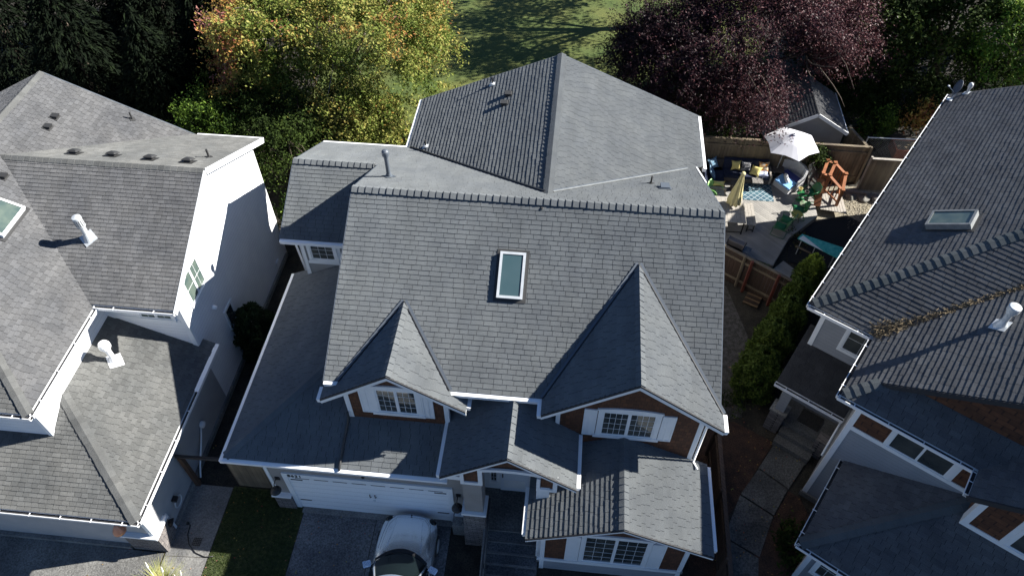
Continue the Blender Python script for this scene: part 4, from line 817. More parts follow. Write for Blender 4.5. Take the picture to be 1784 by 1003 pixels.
# side porch
roof_face('porch_roof_slope', [[G(-2.33, 1.38, 2.88), G(-.08, 1.38, 2.88), G(-.08, 2.7, 3.72), G(-2.33, 2.7, 3.72)], [G(-2.33, 2.7, 3.72), G(-2.12, 2.7, 3.72), G(-2.12, 3.2, 4.04), G(-2.33, 3.2, 4.04)]], HR, pmat('dark_porch_shingle', (.05, .05, .052), (.065, .064, .066), 1.5, .9, bump=.3, bscale=200, island=.1, fine=.2), seed=83)
gut(G(-2.35, 1.38, 2.84), G(-.06, 1.38, 2.84), -BX); pipe([G(-.10, 1.30, 2.7), G(-.10, .9, 2.5), G(-.10, .2, 2.2)], .035, parent=HR)
pf = MB(); tbx(-2.1, -.02, 1.7, 2.7, 0, .72, pf); pf.build('porch_floor', M['aggregate'], HR)
ps = MB(); tbx(-1.55, -.3, 1.4, 1.7, 0, .5, ps); tbx(-1.55, -.3, 1.1, 1.4, 0, .27, ps); ps.build('porch_steps', M['aggregate'], HR, bevel=.015)
pp = MB(); tbx(-2.12, -1.62, 1.55, 1.98, 0, 1.15, pp); pp = pp.build('stone_pier', M['stone'], HR); p3 = MB(); tbx(-2.03, -1.72, 1.62, 1.9, 1.22, 2.8, p3); p3.build('porch_post', M['blue_wall'], pp); p4 = MB(); tbx(-2.16, -1.58, 1.5, 2.02, 1.15, 1.22, p4); p4.build('pier_cap', M['concrete'], pp)
pp2 = MB(); tbx(-.42, -.03, 1.5, 1.9, 0, 1.0, pp2); pp2.build('stone_pier', M['stone'], HR)
mt = MB(); tbx(-1.25, -.5, 2.0, 2.6, .72, .745, mt); tag(mt.build('door_mat', pmat('mat_fibre', (.02, .02, .02), (.05, .045, .04), 30, .95)), 'dark door mat on the side porch floor of the right house', 'door mat')
# rear gate post etc on the right
# ================================================================ fences
def tagmb(mb, name, m, label, cat, group=None, **k): return tag(mb.build(name, m, **k), label, cat, group)
def fence(label, p0, p1, h, m, railm=None, posts=2.4, back=False, group=None, cap=True):
    p0 = Vector((*p0, 0)); p1 = Vector((*p1, 0)); f = thing('fence', label, 'fence', tuple((p0+p1)/2), group); d = (p1-p0); L_ = d.length; d.normalize(); s_ = Vector((d.y, -d.x, 0)); r = random.Random(int(L_*100))
    mb = MB(); k = int(L_/.145)
    for i in range(k):
        a = p0+d*(i*L_/k); hh = h-.04+r.uniform(-.012, .012); off = s_*r.uniform(-.004, .004)
        mb.prism([a+off, a+off+d*(L_/k-.008), a+off+d*(L_/k-.008)+s_*.02, a+off+s_*.02], (0, 0, hh))
    mb.build('board', m, f)
    if cap: MB().beam(p0+Vector((0, 0, h-.02))+s_*.01, p1+Vector((0, 0, h-.02))+s_*.01, .13, .035).build('top_rail', railm or m, f)
    for z in (.35, h-.35): MB().beam(p0+Vector((0, 0, z))+s_*.045, p1+Vector((0, 0, z))+s_*.045, .045, .09).build('rail', railm or m, f)
    n = max(1, int(round(L_/posts)))
    for i in range(n+1):
        c = p0+d*(L_*i/n)+s_*.07; MB().box((c.x-.045, c.y-.045, 0), (c.x+.045, c.y+.045, h+.03)).build('post', railm or m, f)
    return f
fence('tall weathered plank fence along the back yard behind the navy sofa', (12.9, 18.1), (21.15, 18.1), 2.1, M['fence'])
fence('lower weathered plank fence with pale top board at the edge of the gravel', (27, 17.6), (21.2, 17.6), 1.85, M['fence'], M['greywood'])
fence('dark plank fence under the autumn tree behind the middle house', (-9, 17.9), (12.8, 17.9), 1.9, M['fence_dk'])
fence('short angled plank fence piece beside the grey shed', (21.2, 18.2), (20.6, 19.8), 1.9, M['fence'])
ff = fence('brown fence with red posts dividing the deck from the side yard', (13.0, 12.45), (17.0, 9.75), 1.75, M['fence_dk'], M['fence'])
for x, y in ((15.2, 10.85), (16.15, 10.22)): MB().box((x-.05, y-.12, 0), (x+.05, y-.02, 1.8)).build('post', M['redpost'], ff, 'red post')
fence('plank gate fence between the left wall and the garage corner', (-.75, .5), (-2.35, .5), 1.8, M['fence'], M['fence_dk'], cap=False)
fence('thin brown side fence running along the right side of the middle house', (13.3, 3.2), (13.25, -3.2), 1.75, M['fence_dk'])
fr_ = thing('gate_frame', 'dark timber gate frame standing against the white left wall', 'gate', (-3, .45, 0))
MB().box((-3.78, .33, 0), (-3.64, .47, 1.9)).build('post', pmat('brown_post', (.11, .055, .03), (.07, .04, .025), 5, .85), fr_)
MB().beam((-3.85, .40, 1.93), (-1.55, .46, 1.93), .09, .10).build('top_beam', pmat('dark_beam', (.03, .028, .028), rough=.8), fr_)
mb = MB(); tagmb(MB().prism([(14.90, 11.33, 1.55), (15.14, 11.16, 1.55), (15.11, 11.1, .8), (14.83, 11.28, .8)], (0, -.02, 0)), 'cloth', M['purple'], 'purple patterned cloth hanging on the brown side-yard fence', 'cloth')
pal = thing('pallet', 'brown slatted wooden pallet lying in the dark side yard', 'pallet', (15.6, 10.4, 0))
d = Vector((-.42, -.86, 0)).normalized(); s_ = Vector((.86, -.42, 0)).normalized(); c0 = Vector((15.66, 10.5, .12))
for i in range(9): MB().obox(c0+d*(-.52+i*.13), s_*.30, d*.045, (0, 0, .01)).build('slat', M['fence_dk'] if i % 2 else pmat('slat_wood', (.14, .09, .05)), pal)
for q in (-.26, 0, .26): MB().obox(c0+s_*q-Vector((0, 0, .05)), s_*.02, d*.56, (0, 0, .04)).build('stringer', M['fence_dk'], pal)
# ================================================================ deck and patio
dk = structure(MB().prism([(12.3, 12.55, .28), (15.72, 12.44, .28), (16.55, 12.1, .28), (17.45, 13.8, .28), (18.9, 15.3, .28), (18.95, 18.0, .28), (12.3, 18.0, .28)], (0, 0, -.3)), 'deck', M['deck'])
sheet('lower_deck', [(15.5, 10.9), (17.2, 9.9), (18.2, 11.4), (17.1, 12.6)], .09, M['deck'], .1)
sheet('gravel_bed', [(18.95, 14.8), (22.6, 14.0), (24.5, 16.2), (24.5, 17.5), (18.98, 17.9)], .02, M['gravel'])
sheet('weed_membrane', [(17.45, 13.7), (17.3, 12.6), (19.8, 12.2), (21.3, 15.0), (20.3, 15.75), (18.95, 15.25)], .045, pmat('black_membrane', (.012, .012, .014), rough=.9))
tag(structure(MB().add([(p[0], p[1], .0) for p in ((-.6, 0), (.6, 0), (.6, 0), (-.6, 0))], [(0, 1, 2, 3)]), 'x', M['black'])) if False else None
# ---- trellis rug
def trellis():
    m = pmat('trellis_rug', (.05, .12, .15), (.03, .075, .11), 2.5, .95); t = m.node_tree; N = t.nodes; Lk = t.links; p = N['Principled BSDF']
    tc = N.new('ShaderNodeTexCoord'); sx = N.new('ShaderNodeSeparateXYZ'); Lk.new(tc.outputs['Object'], sx.inputs[0]); outs = []
    for op in ('ADD', 'SUBTRACT'):
        a = N.new('ShaderNodeMath'); a.operation = op; Lk.new(sx.outputs[0], a.inputs[0]); Lk.new(sx.outputs[1], a.inputs[1])
        d_ = N.new('ShaderNodeMath'); d_.operation = 'DIVIDE'; d_.inputs[1].default_value = .28; Lk.new(a.outputs[0], d_.inputs[0])
        f_ = N.new('ShaderNodeMath'); f_.operation = 'FRACT'; Lk.new(d_.outputs[0], f_.inputs[0])
        l_ = N.new('ShaderNodeMath'); l_.operation = 'LESS_THAN'; l_.inputs[1].default_value = .12; Lk.new(f_.outputs[0], l_.inputs[0]); outs.append(l_.outputs[0])
    mx_ = N.new('ShaderNodeMath'); mx_.operation = 'MAXIMUM'; Lk.new(outs[0], mx_.inputs[0]); Lk.new(outs[1], mx_.inputs[1])
    src = p.inputs['Base Color'].links[0].from_socket; mm = N.new('ShaderNodeMix'); mm.data_type = 'RGBA'; Lk.new(mx_.outputs[0], mm.inputs[0]); Lk.new(src, mm.inputs[6]); mm.inputs[7].default_value = (.36, .42, .45, 1); Lk.new(mm.outputs[2], p.inputs['Base Color'])
    return m
tagmb(MB().prism([(15.75, 16.05, .295), (17.1, 16.05, .295), (17.1, 17.5, .295), (15.75, 17.5, .295)], (0, 0, -.013)), 'rug', trellis(), 'teal rug with a pale diamond trellis on the deck', 'rug')
# ---- sectional sofa
sf = thing('sofa', 'navy L-shaped outdoor sofa in the shaded corner of the deck', 'sofa', (15.2, 17.6, .28))
MB().box((14.25, 17.15, .33), (16.95, 17.9, .58)).build('base', M['dkwicker'], sf); MB().box((13.9, 16.25, .33), (14.85, 17.9, .58)).build('base', M['dkwicker'], sf)
MB().box((13.9, 17.86, .33), (16.98, 17.98, .98)).build('back_frame', M['dkwicker'], sf); MB().box((13.85, 16.2, .33), (13.98, 17.86, .98)).build('back_frame', M['dkwicker'], sf)
MB().box((13.9, 16.14, .33), (14.9, 16.24, .80)).build('armrest', M['greywood'], sf); MB().box((16.96, 17.15, .33), (17.04, 17.9, .80)).build('armrest', M['greywood'], sf)
for x0, x1 in ((14.9, 15.57), (15.59, 16.26), (16.28, 16.93)):
    MB().box((x0, 17.17, .58), (x1, 17.74, .72)).build('seat_cushion', M['navy'], sf, bevel=.03); MB().prism([(x0, 17.70, .72), (x1, 17.70, .72), (x1, 17.85, 1.08), (x0, 17.85, 1.08)], (0, .1, .02)).build('back_cushion', M['navy'], sf, bevel=.02)
for y0, y1 in ((16.27, 16.85), (16.87, 17.45)):
    MB().box((14.15, y0, .58), (14.83, y1, .72)).build('seat_cushion', M['navy'], sf, bevel=.03); MB().prism([(14.16, y0, .72), (14.16, y1, .72), (14.0, y1, 1.06), (14.0, y0, 1.06)], (-.08, 0, .02)).build('back_cushion', M['navy'], sf, bevel=.02)
def pillow(label, c, ux, n_, s, m, s2=None):
    c = Vector(c); ux = Vector(ux).normalized(); n_ = Vector(n_).normalized(); uy = n_.cross(ux).normalized(); mb = MB(); s2 = s2 or s
    def fn(sg):
        def f(i, j):
            x = i*2-1; y = j*2-1; t = (1-x**4)*(1-y**4); k = 1-.12*(abs(x*y))**2*-1-.10*(1-min(abs(x), 1)**2)*(abs(y)**6)-.10*(1-y*y)*(abs(x)**6)
            return c+ux*x*s*k+uy*y*s2*k+n_*sg*.085*max(0, t)**.5
        return f
    mb.grid(fn(1), 8, 8); mb.grid(fn(-1), 8, 8); return tagmb(mb, 'pillow', m, label, 'pillow', smooth=True)
patt = brick_mat('black_white_print', (.6, .6, .6), (.03, .03, .04), (.02, .02, .03), .12, .06, .01, 0)
pillow('yellow pillow in the shade at the left end of the sofa back', (15.42, 17.62, .95), (1, 0, .05), (0, -.8, .55), .20, M['yellowfab'])
pillow('black and white patterned pillow against the navy sofa back', (15.88, 17.60, .95), (1, 0, 0), (0, -.8, .5), .22, patt)
pillow('bright sunlit yellow pillow tipped over on the sofa seat', (16.30, 17.42, .86), (.8, -.5, .1), (-.3, -.5, .8), .22, M['yellowfab'])
pillow('orange and white patterned pillow at the right end of the sofa', (16.68, 17.62, .95), (1, 0, .04), (0, -.8, .5), .22, pmat('orange_print', (.75, .30, .04), (.75, .7, .6), 9, .9, detail=1))
pillow('pale striped pillow lying on the right seat of the sofa', (16.62, 17.36, .76), (1, .1, 0), (0, -.1, 1), .27, pmat('pale_stripe', (.30, .34, .5), (.5, .53, .66), 12, .9, detail=0), .15)
pillow('round blue patterned pillow in the sofa corner', (14.38, 17.62, .98), (.7, .5, 0), (.5, -.6, .6), .24, pmat('blue_print', (.10, .22, .33), (.3, .42, .5), 14, .9, detail=1))
pillow('slate blue striped pillow on the left arm of the sofa', (14.30, 17.0, .95), (0, 1, 0), (.8, 0, .5), .24, pmat('slate_print', (.12, .2, .3), (.2, .32, .42), 12, .9, detail=1))
pillow('small yellow lumbar pillow at the near end of the sofa', (14.55, 16.42, .82), (1, 0, 0), (0, -.5, .8), .28, M['yellowfab'], .12)
# ---- tables
def slat_table(name, label, cat, x0, x1, y0, y1, z, m, leg=M['black'], n=6, z0=.28, split=False):
    t = thing(name, label, cat, ((x0+x1)/2, (y0+y1)/2, z0)); mb = MB(); w_ = (x1-x0)/n
    for i in range(n): mb.box((x0+i*w_+.004, y0, z-.035), (x0+(i+1)*w_-.004, y1, z))
    mb.box((x0+.05, y0+.1, z-.07), (x1-.05, y0+.16, z-.036)); mb.box((x0+.05, y1-.16, z-.07), (x1-.05, y1-.1, z-.036)); mb.build('top', m, t)
    for x in (x0+.07, x1-.07):
        for y in (y0+.07, y1-.07): MB().box((x-.022, y-.022, z0), (x+.022, y+.022, z-.07)).build('leg', leg, t)
    for y in (y0+.07, y1-.07): MB().box((x0+.09, y-.012, z0+.1), (x1-.09, y+.012, z0+.13)).build('stretcher', leg, t)
    return t
slat_table('side_table', 'dark slatted side table between the sofa and the white lounger', 'table', 17.06, 17.66, 17.55, 18.0, .75, M['dkwicker'])
slat_table('dining_table', 'bleached wooden dining table with a closed yellow umbrella', 'table', 13.2, 15.46, 13.75, 15.35, 1.02, M['greywood'], n=12)
slat_table('bench', 'long grey wooden bench on the open side of the dining table', 'bench', 15.58, 15.98, 13.95, 15.35, .74, M['greywood'], n=3)
slat_table('bench', 'grey wooden bench end behind the dining table beside the lime chair', 'bench', 14.42, 14.78, 15.42, 16.1, .74, M['greywood'], n=3)
wt = thing('coffee_table', 'square patterned metal coffee table standing on the rug', 'table', (16.38, 17.0, .29))
MB().box((16.14, 16.76, .66), (16.62, 17.24, .70)).build('top', pmat('pierced_metal', (.30, .28, .26), (.04, .04, .04), 30, .6, detail=0), wt)
for x in (16.18, 16.58):
    for y in (16.80, 17.20): MB().tube([(x, y, .295), (x, y, .66)], .014, 6).build('leg', M['black'], wt)
pt = thing('plant_table', 'small dark round stool with a plant pot near the sofa', 'stool', (15.35, 16.75, .28))
MB().lathe((15.35, 16.75, .28), [(.16, 0), (.15, .3), (.2, .32), (.2, .36)], 14).build('seat', M['dkwicker'], pt)
# ---- umbrellas
yu = thing('umbrella', 'closed pale yellow umbrella standing through the dining table', 'umbrella', (14.95, 14.75, .28))
MB().tube([(14.95, 14.75, .28), (15.05, 14.9, 2.75)], .022, 8).build('pole', M['greywood'], yu)
def folded():
    mb = MB(); k = 40; pr = [(.055, 2.68), (.09, 2.55), (.13, 2.3), (.17, 2.0), (.22, 1.7), (.27, 1.4), (.29, 1.22), (.27, 1.20)]; vs = []
    for r_, z in pr:
        t_ = (z-.28)/2.47; cx, cy = 14.95+.1*t_, 14.75+.15*t_
        for i in range(k):
            a = 2*math.pi*i/k; q = r_*(1+.16*math.sin(a*8)+.05*math.sin(a*3+z*4)); vs.append((cx+q*math.cos(a), cy+q*math.sin(a), z))
    fs = [(i*k+j, i*k+(j+1) % k, (i+1)*k+(j+1) % k, (i+1)*k+j) for i in range(len(pr)-1) for j in range(k)]; return mb.add(vs, fs+[tuple(range(k))])
folded().build('canopy', M['paleyellow'], yu, smooth=True); MB().lathe((15.05, 14.9, 2.68), [(.075, 0), (.10, .04), (.085, .1), (.02, .13)], 14).build('cap', M['paleyellow'], yu, smooth=True)
wu = thing('umbrella', 'open white cantilever umbrella under the purple plum tree', 'umbrella', (17.9, 17.5, 0))
uc = Vector((17.42, 17.35, 2.72)); k = 6; vs = [uc+Vector((0, 0, .36))]; ring = []
ang0 = -1.45
for i in range(k*4):
    a = ang0+2*math.pi*i/(k*4); t = (i % 4)/4; e_ = 1-.17*math.sin(math.pi*t); ring.append(uc+Vector((math.cos(a)*1.22*e_, math.sin(a)*1.18*e_, -.18+.06*math.sin(math.pi*t))))
mid = [(uc+Vector((0, 0, .36)))*.5+p*.5+Vector((0, 0, .03)) for p in ring]
n4 = k*4; vs = vs+mid+ring; fs = [(0, 1+i, 1+(i+1) % n4) for i in range(n4)]+[(1+i, 1+n4+i, 1+n4+(i+1) % n4, 1+(i+1) % n4) for i in range(n4)]
cn = MB().add(vs, fs).build('canopy', M['canvas'], wu); sd = cn.modifiers.new('s', 'SOLIDIFY'); sd.thickness = .006
MB().lathe(uc+Vector((0, 0, .33)), [(.09, 0), (.09, .03), (.03, .05), (.01, .1)], 12).build('cap', M['canvas'], wu)
for i in range(k):
    p = ring[i*4]; MB().beam(uc+Vector((0, 0, .22)), p-Vector((0, 0, .02)), .02, .02).build('rib', M['galv'], wu)
MB().tube([(17.32, 17.85, .3), (17.46, 17.9, 2.2), (17.43, 17.5, 2.9)], .025, 8).build('pole', M['galv'], wu, smooth=True)
# ---- white lounger
lg = thing('lounger', 'white wicker curved lounger with a blue seat cushion', 'lounger', (17.9, 17.1, .28), rz=0)
def Lg(a, b, z): # a along lounger axis, b across
    A_ = Vector((.80, .75, 0)).normalized(); B_ = Vector((-.72, .70, 0)).normalized(); return Vector((17.46, 16.78, 0))+A_*a+B_*b+Vector((0, 0, z))
MB().prism([Lg(0, -.35, .32), Lg(1.05, -.35, .32), Lg(1.25, 0, .32), Lg(1.05, .6, .32), Lg(.1, .5, .32)], (0, 0, .28)).build('base', M['wicker'], lg, bevel=.02)
bk_ = MB(); prof = [(.5, -.38), (.85, -.40), (1.12, -.30), (1.30, -.05), (1.34, .25), (1.22, .55), (1.0, .80)]
for i in range(len(prof)-1):
    (a0, b0), (a1, b1) = prof[i], prof[i+1]; h0 = .85+.28*min(1, i/2.); h1 = .85+.28*min(1, (i+1)/2.)
    dx = Vector((a1-a0, b1-b0)).normalized(); ox, oy = dx[1]*.09, -dx[0]*.09
    bk_.add([Lg(a0, b0, .32), Lg(a1, b1, .32), Lg(a1, b1, h1), Lg(a0, b0, h0), Lg(a0+ox, b0+oy, .32), Lg(a1+ox, b1+oy, .32), Lg(a1+ox, b1+oy, h1), Lg(a0+ox, b0+oy, h0)], [(0, 1, 2, 3), (5, 4, 7, 6), (3, 2, 6, 7), (4, 0, 3, 7), (1, 5, 6, 2), (0, 4, 5, 1)])
bk_.build('backrest', M['wicker'], lg)
MB().prism([Lg(.02, -.32, .605), Lg(.55, -.33, .605), Lg(.60, .45, .605), Lg(.08, .42, .605)], (0, 0, .10)).build('seat_cushion', M['bluefab'], lg, bevel=.03)
MB().prism([Lg(.62, -.28, .605), Lg(.92, -.26, .605), Lg(1.0, .5, .605), Lg(.66, .55, .605)], (0, 0, .12)).build('seat_cushion', M['indigo'], lg, 'indigo seat cushion', bevel=.03)
tw = MB().tube([Lg(.22, -.10, .78), Lg(.30, .0, .79), Lg(.46, .18, .79), Lg(.58, .30, .78)][::1], [.085, .095, .095, .085], 12); tagmb(tw, 'towel', M['whitefab'], 'rolled white towel lying on the blue lounger cushion', 'towel', smooth=True)
# ---- metal shell chairs
def shell_chair(label, x, y, rz, m, group=None):
    t = thing('garden_chair', label, 'chair', (0, 0, 0), group)
    seat = MB().grid(lambda i, j: Vector(((i-.5)*.50*(1-.15*j), (j-.5)*.46, .40+.05*(2*i-1)**2*1+.03*(1-j)*-1)), 8, 6); o = seat.build('seat', m, t, smooth=True); sd = o.modifiers.new('s', 'SOLIDIFY'); sd.thickness = .012
    def bf(i, j):
        x_ = (i-.5)*2; y_ = j; r_ = math.sqrt(max(0, 1-(abs(x_)**2.6)*1)); return Vector((x_*.27*(.85+.25*math.sin(j*2.6)), .24+.14*j-.07*x_*x_, .42+.42*j*(.55+.45*math.sqrt(max(0, 1-x_**4)))))
    o = MB().grid(bf, 10, 6).build('backrest', m, t, smooth=True); sd = o.modifiers.new('s', 'SOLIDIFY'); sd.thickness = .012
    for s_ in (-1, 1):
        MB().tube([(s_*.24, .26, .62), (s_*.29, .1, .63), (s_*.29, -.15, .62), (s_*.28, -.24, .50), (s_*.27, -.22, .3), (s_*.26, -.26, .02), (s_*.26, .0, .012), (s_*.25, .34, .02)], .013, 6).build('arm_frame', m, t, smooth=True)
    MB().tube([(-.25, .33, .02), (.25, .33, .02)], .012, 6).build('crossbar', m, t)
    t.location = (x, y, .28); t.rotation_euler = (0, 0, rz); return t
shell_chair('lime green metal chair beside the bench and yellow umbrella', 14.40, 16.05, R_(55), M['limepaint'])
G_ = 'green metal garden chairs along the deck edge'
shell_chair('nearest dark green metal chair at the corner of the deck', 17.0, 14.05, R_(-118), M['greenpaint'], G_)
shell_chair('second green metal chair, just left of the yellow round table', 17.32, 14.48, R_(-118), M['greenpaint'], G_)
shell_chair('green metal chair behind the yellow table, under a patterned seat pad', 17.95, 15.2, R_(-95), M['greenpaint'], G_)
shell_chair('farthest green metal chair beside the orange timber steps', 18.62, 16.35, R_(-70), M['greenpaint'], G_)
yt = thing('round_table', 'small round yellow metal table among the green chairs', 'table', (17.75, 14.75, .28))
MB().lathe((17.78, 14.78, .78), [(.22, 0), (.24, .0), (.24, .025), (.20, .02)], 24).build('top', M['yellowpaint'], yt)
for a in (0, 2.1, 4.2): MB().tube([(17.78+.12*math.cos(a), 14.78+.12*math.sin(a), .78), (17.78+.2*math.cos(a), 14.78+.2*math.sin(a), .285)], .012, 6).build('leg', M['black'], yt)
tagmb(MB().lathe((18.22, 15.5, .72), [(.16, 0), (.2, .02), (.2, .06), (.05, .09)], 18), 'seat_pad', pmat('flower_print', (.25, .2, .16), (.12, .28, .14), 22, .9), 'brown flowered round cushion between the green chairs', 'cushion')
pm = thing('round_table', 'round grey mesh table with pots near the lounger', 'table', (18.25, 16.25, .28))
MB().lathe((18.28, 16.3, .7), [(.25, 0), (.25, .02)], 20).build('top', M['greenpaint'], pm); MB().lathe((18.28, 16.3, .3), [(.2, 0), (.03, .04), (.03, .4)], 12).build('pedestal', M['greenpaint'], pm)
for x, y, m_, l in ((18.18, 16.42, M['paleyellow'], 'cream plant pot on the green round table'), (18.42, 16.22, M['dkwicker'], 'dark square tray on the green round table')):
    tagmb(MB().lathe((x, y, .72), [(.07, 0), (.10, .15), (.085, .15), (.06, .02)], 14), 'plant_pot', m_, l, 'pot')
# ---- grill, boxes
gl_ = thing('grill', 'covered grey barbecue grill beside the brown fence', 'grill', (15.0, 12.7, .28)); d1 = Vector((.86, -.5, 0)); d2 = Vector((.5, .86, 0)); c = Vector((15.0, 12.72, 0))
MB().obox(c+Vector((0, 0, .52)), d1*.33, d2*.2, (0, 0, .24)).build('cabinet', M['black'], gl_)
MB().prism([c-d1*.36-d2*.22+Vector((0, 0, .77)), c-d1*.36+d2*.22+Vector((0, 0, .77)), c-d1*.36+d2*.12+Vector((0, 0, .96)), c-d1*.36-d2*.12+Vector((0, 0, .96))], d1*.72).build('lid', pmat('grill_lid', (.16, .15, .145), (.12, .11, .11), 3, .35, metal=.4), gl_, bevel=.03)
MB().obox(c+d1*.52-d2*.05+Vector((0, 0, .74)), d1*.14, d2*.2, (0, 0, .015)).build('side_shelf', M['dkpipe'], gl_)
# ---- timber steps / arbour
ob_ = thing('timber_stair', 'orange stained timber stair with railings between the deck and gravel', 'stair', (19.6, 16.7, 0)); ow = M['orangewood']
mb = MB()
for i in range(9): mb.obox((19.15+i*.125+.0, 16.35-.02*i, .30), (.055, 0, 0), (.0, .62, 0), (0, 0, .02))
mb.build('platform', M['greywood'], ob_)
PS = [(19.06, 16.86, 1.45), (19.36, 16.82, 1.4), (19.83, 16.05, 1.25), (19.40, 17.72, 1.5), (19.74, 17.66, 1.45), (20.12, 17.05, 1.35)]
for x, y, h_ in PS: MB().box((x-.055, y-.055, 0), (x+.055, y+.055, h_)).build('post', ow, ob_); MB().obox((x, y, h_+.012), (.075, 0, 0), (0, .075, 0), (0, 0, .012)).build('post_cap', ow, ob_)
def rl2(i, j, z=.06, m=ow): a, b = PS[i], PS[j]; MB().beam((a[0], a[1], a[2]-z), (b[0], b[1], b[2]-z), .13, .045).build('handrail', m, ob_); MB().beam((a[0], a[1], .55), (b[0], b[1], .5), .04, .08).build('rail', m, ob_)
for i, j in ((0, 1), (1, 2), (3, 4), (4, 5), (0, 3), (1, 4), (2, 5)): rl2(i, j)
for i, j, n_ in ((4, 5, 5), (1, 2, 4), (1, 4, 5)):
    for q in range(1, n_):
        a, b = Vector(PS[i]), Vector(PS[j]); p = a+(b-a)*q/n_; MB().box((p.x-.018, p.y-.018, .5), (p.x+.018, p.y+.018, p.z-.08)).build('baluster', ow, ob_)
MB().beam((19.05, 16.8, 1.15), (18.98, 15.95, .28), .30, .04, (0, .5, 1)).build('ramp', ow, ob_)
# ---- teal covered table, cold frame, small clutter
tt = thing('covered_table', 'long table under a teal patterned cloth folded back to its white lining', 'table', (18.3, 12.8, 0))
TP = [(17.55, 13.15), (17.75, 13.38), (19.3, 12.75), (19.1, 12.1)]
MB().prism([(x, y, .9) for x, y in TP], (0, 0, .05)).build('top', M['tealfab'], tt, bevel=.02)
MB().prism([(17.56, 13.10, .955), (17.78, 13.30, .955), (18.45, 12.46, .955)], (0, 0, .012)).build('folded_lining', M['whitefab'], tt)
for x, y in ((17.7, 13.1), (18.2, 12.75), (18.95, 12.45), (19.1, 12.7)): MB().tube([(x, y, 0), (x, y, .9)], .02, 6).build('leg', M['galv'], tt)
MB().beam((17.52, 13.0, .62), (18.6, 12.3, .62), .05, .06).build('apron', M['fence'], tt)
pf_ = thing('cold_frame', 'tilted grey glazed panel leaning by the back fence', 'panel', (18.95, 17.6, 0))
MB().prism([(18.75, 17.05, .35), (19.25, 17.5, .35), (19.1, 17.95, 1.3), (18.6, 17.5, 1.3)], (.03, -.02, .01)).build('pane', M['glass'], pf_)
for a, b in (((18.75, 17.05, .35), (19.25, 17.5, .35)), ((19.25, 17.5, .35), (19.1, 17.95, 1.3)), ((19.1, 17.95, 1.3), (18.6, 17.5, 1.3)), ((18.6, 17.5, 1.3), (18.75, 17.05, .35))): MB().beam(a, b, .05, .05).build('frame', M['greywood'], pf_)
mb = MB(); edge = thing('garden_edging', 'pale timber edging strip in front of the back fence', 'edging', (21.4, 17.3, 0)); MB().beam((20.3, 17.35, .1), (22.6, 17.2, .1), .05, .12).build('board', M['greywood'], edge)
r = random.Random(3)
for i, (x, y, s_) in enumerate([(20.7, 16.95, .22), (21.3, 16.9, .26), (21.9, 16.9, .3), (22.4, 16.75, .28), (20.3, 17.0, .16), (21.6, 17.15, .2)]):
    mb = MB(); vs = []; n_ = 9
    def fn(u_, v_): th_ = u_*2*math.pi; ph = v_*math.pi; q = s_*(1+.18*math.sin(3*th_+i)+.15*math.sin(2*ph*2+i*2)); return Vector((x+q*math.cos(th_)*math.sin(ph), y+.8*q*math.sin(th_)*math.sin(ph), .06+.6*q*math.cos(ph)))
    LR = ['small grey rock nearest the timber stair posts', 'flat grey rock behind the gravel bed left of centre', 'rounded grey rock in the middle behind the gravel', 'grey rock at the right end of the rock row', 'smallest rock beside the stair and edging board', 'half hidden rock touching the edging board']
    mb.grid(fn, 12, 8); tagmb(mb, 'rock', M['rock'], LR[i], 'rock', 'rocks along the back fence', smooth=True)
rr_ = random.Random(8); pb = MB()
for i in range(2600):
    x = rr_.uniform(19.0, 24.2); y = rr_.uniform(14.9, 17.3)
    if x < 20.2 and y < 15.9: continue
    q = rr_.uniform(.012, .035); a = rr_.random()*3; c = Vector((x, y, .022+q*.4)); e1 = Vector((math.cos(a), math.sin(a), 0))*q; e2 = Vector((-math.sin(a), math.cos(a), 0))*q*.7
    pb.add([c-e1-e2, c+e1-e2, c+e1+e2, c-e1+e2, c+Vector((0, 0, q*.6))], [(0, 1, 4), (1, 2, 4), (2, 3, 4), (3, 0, 4)])
o = pb.build('pebbles', pmat('pebble', (.32, .28, .2), (.2, .18, .15), 2, .9, island=.5)); o['kind'] = 'stuff'; o['label'] = 'tan pebbles scattered over the sunlit gravel bed'; o['category'] = 'pebbles'
bd = MB().lathe((22.0, 15.9, .02), [(.02, 0), (.35, .01), (.30, .28), (.02, .34)], 20); tagmb(bd, 'tarp_bundle', M['navy'], 'dark navy covered bundle on the gravel beside the right roof gutter', 'bundle')
# shed beyond the fence
sd_ = thing('shed', 'grey walled garden shed with a pale gable roof beyond the back fence', 'shed', (19, 20.5, 0))
sx0, sx1, sy0, sy1 = 17.2, 20.35, 19.1, 22.2; sz = 2.05; pk = 2.95; sm = (sx0+sx1)/2
wall([(sx0+.1, sy0+.15, 0), (sx1-.1, sy0+.15, 0), (sx1-.1, sy0+.15, sz), (sm, sy0+.15, pk-.06), (sx0+.1, sy0+.15, sz)], (0, sy1-sy0-.3, 0), pmat('shed_wall', (.27, .27, .28), (.31, .31, .31), 2, .85), sd_)
roof_face('roof_slope', [[(sx1, sy0, sz-.03), (sx1, sy1, sz-.03), (sm, sy1, pk), (sm, sy0, pk)]], sd_, M['shingle_l'], seed=91, hh=.01); roof_face('roof_slope', [[(sx0, sy0, sz-.03), (sx0, sy1, sz-.03), (sm, sy1, pk), (sm, sy0, pk)]], sd_, M['shingle_l'], seed=92, hh=.01)
for a, b in (((sm, sy0-.02, pk-.06), (sx1, sy0-.02, sz-.09)), ((sm, sy0-.02, pk-.06), (sx0, sy0-.02, sz-.09)), ((sx1+.01, sy0, sz-.09), (sx1+.01, sy1, sz-.09))): MB().beam(a, b, .04, .16).build('barge_board', M['trim'], sd_)
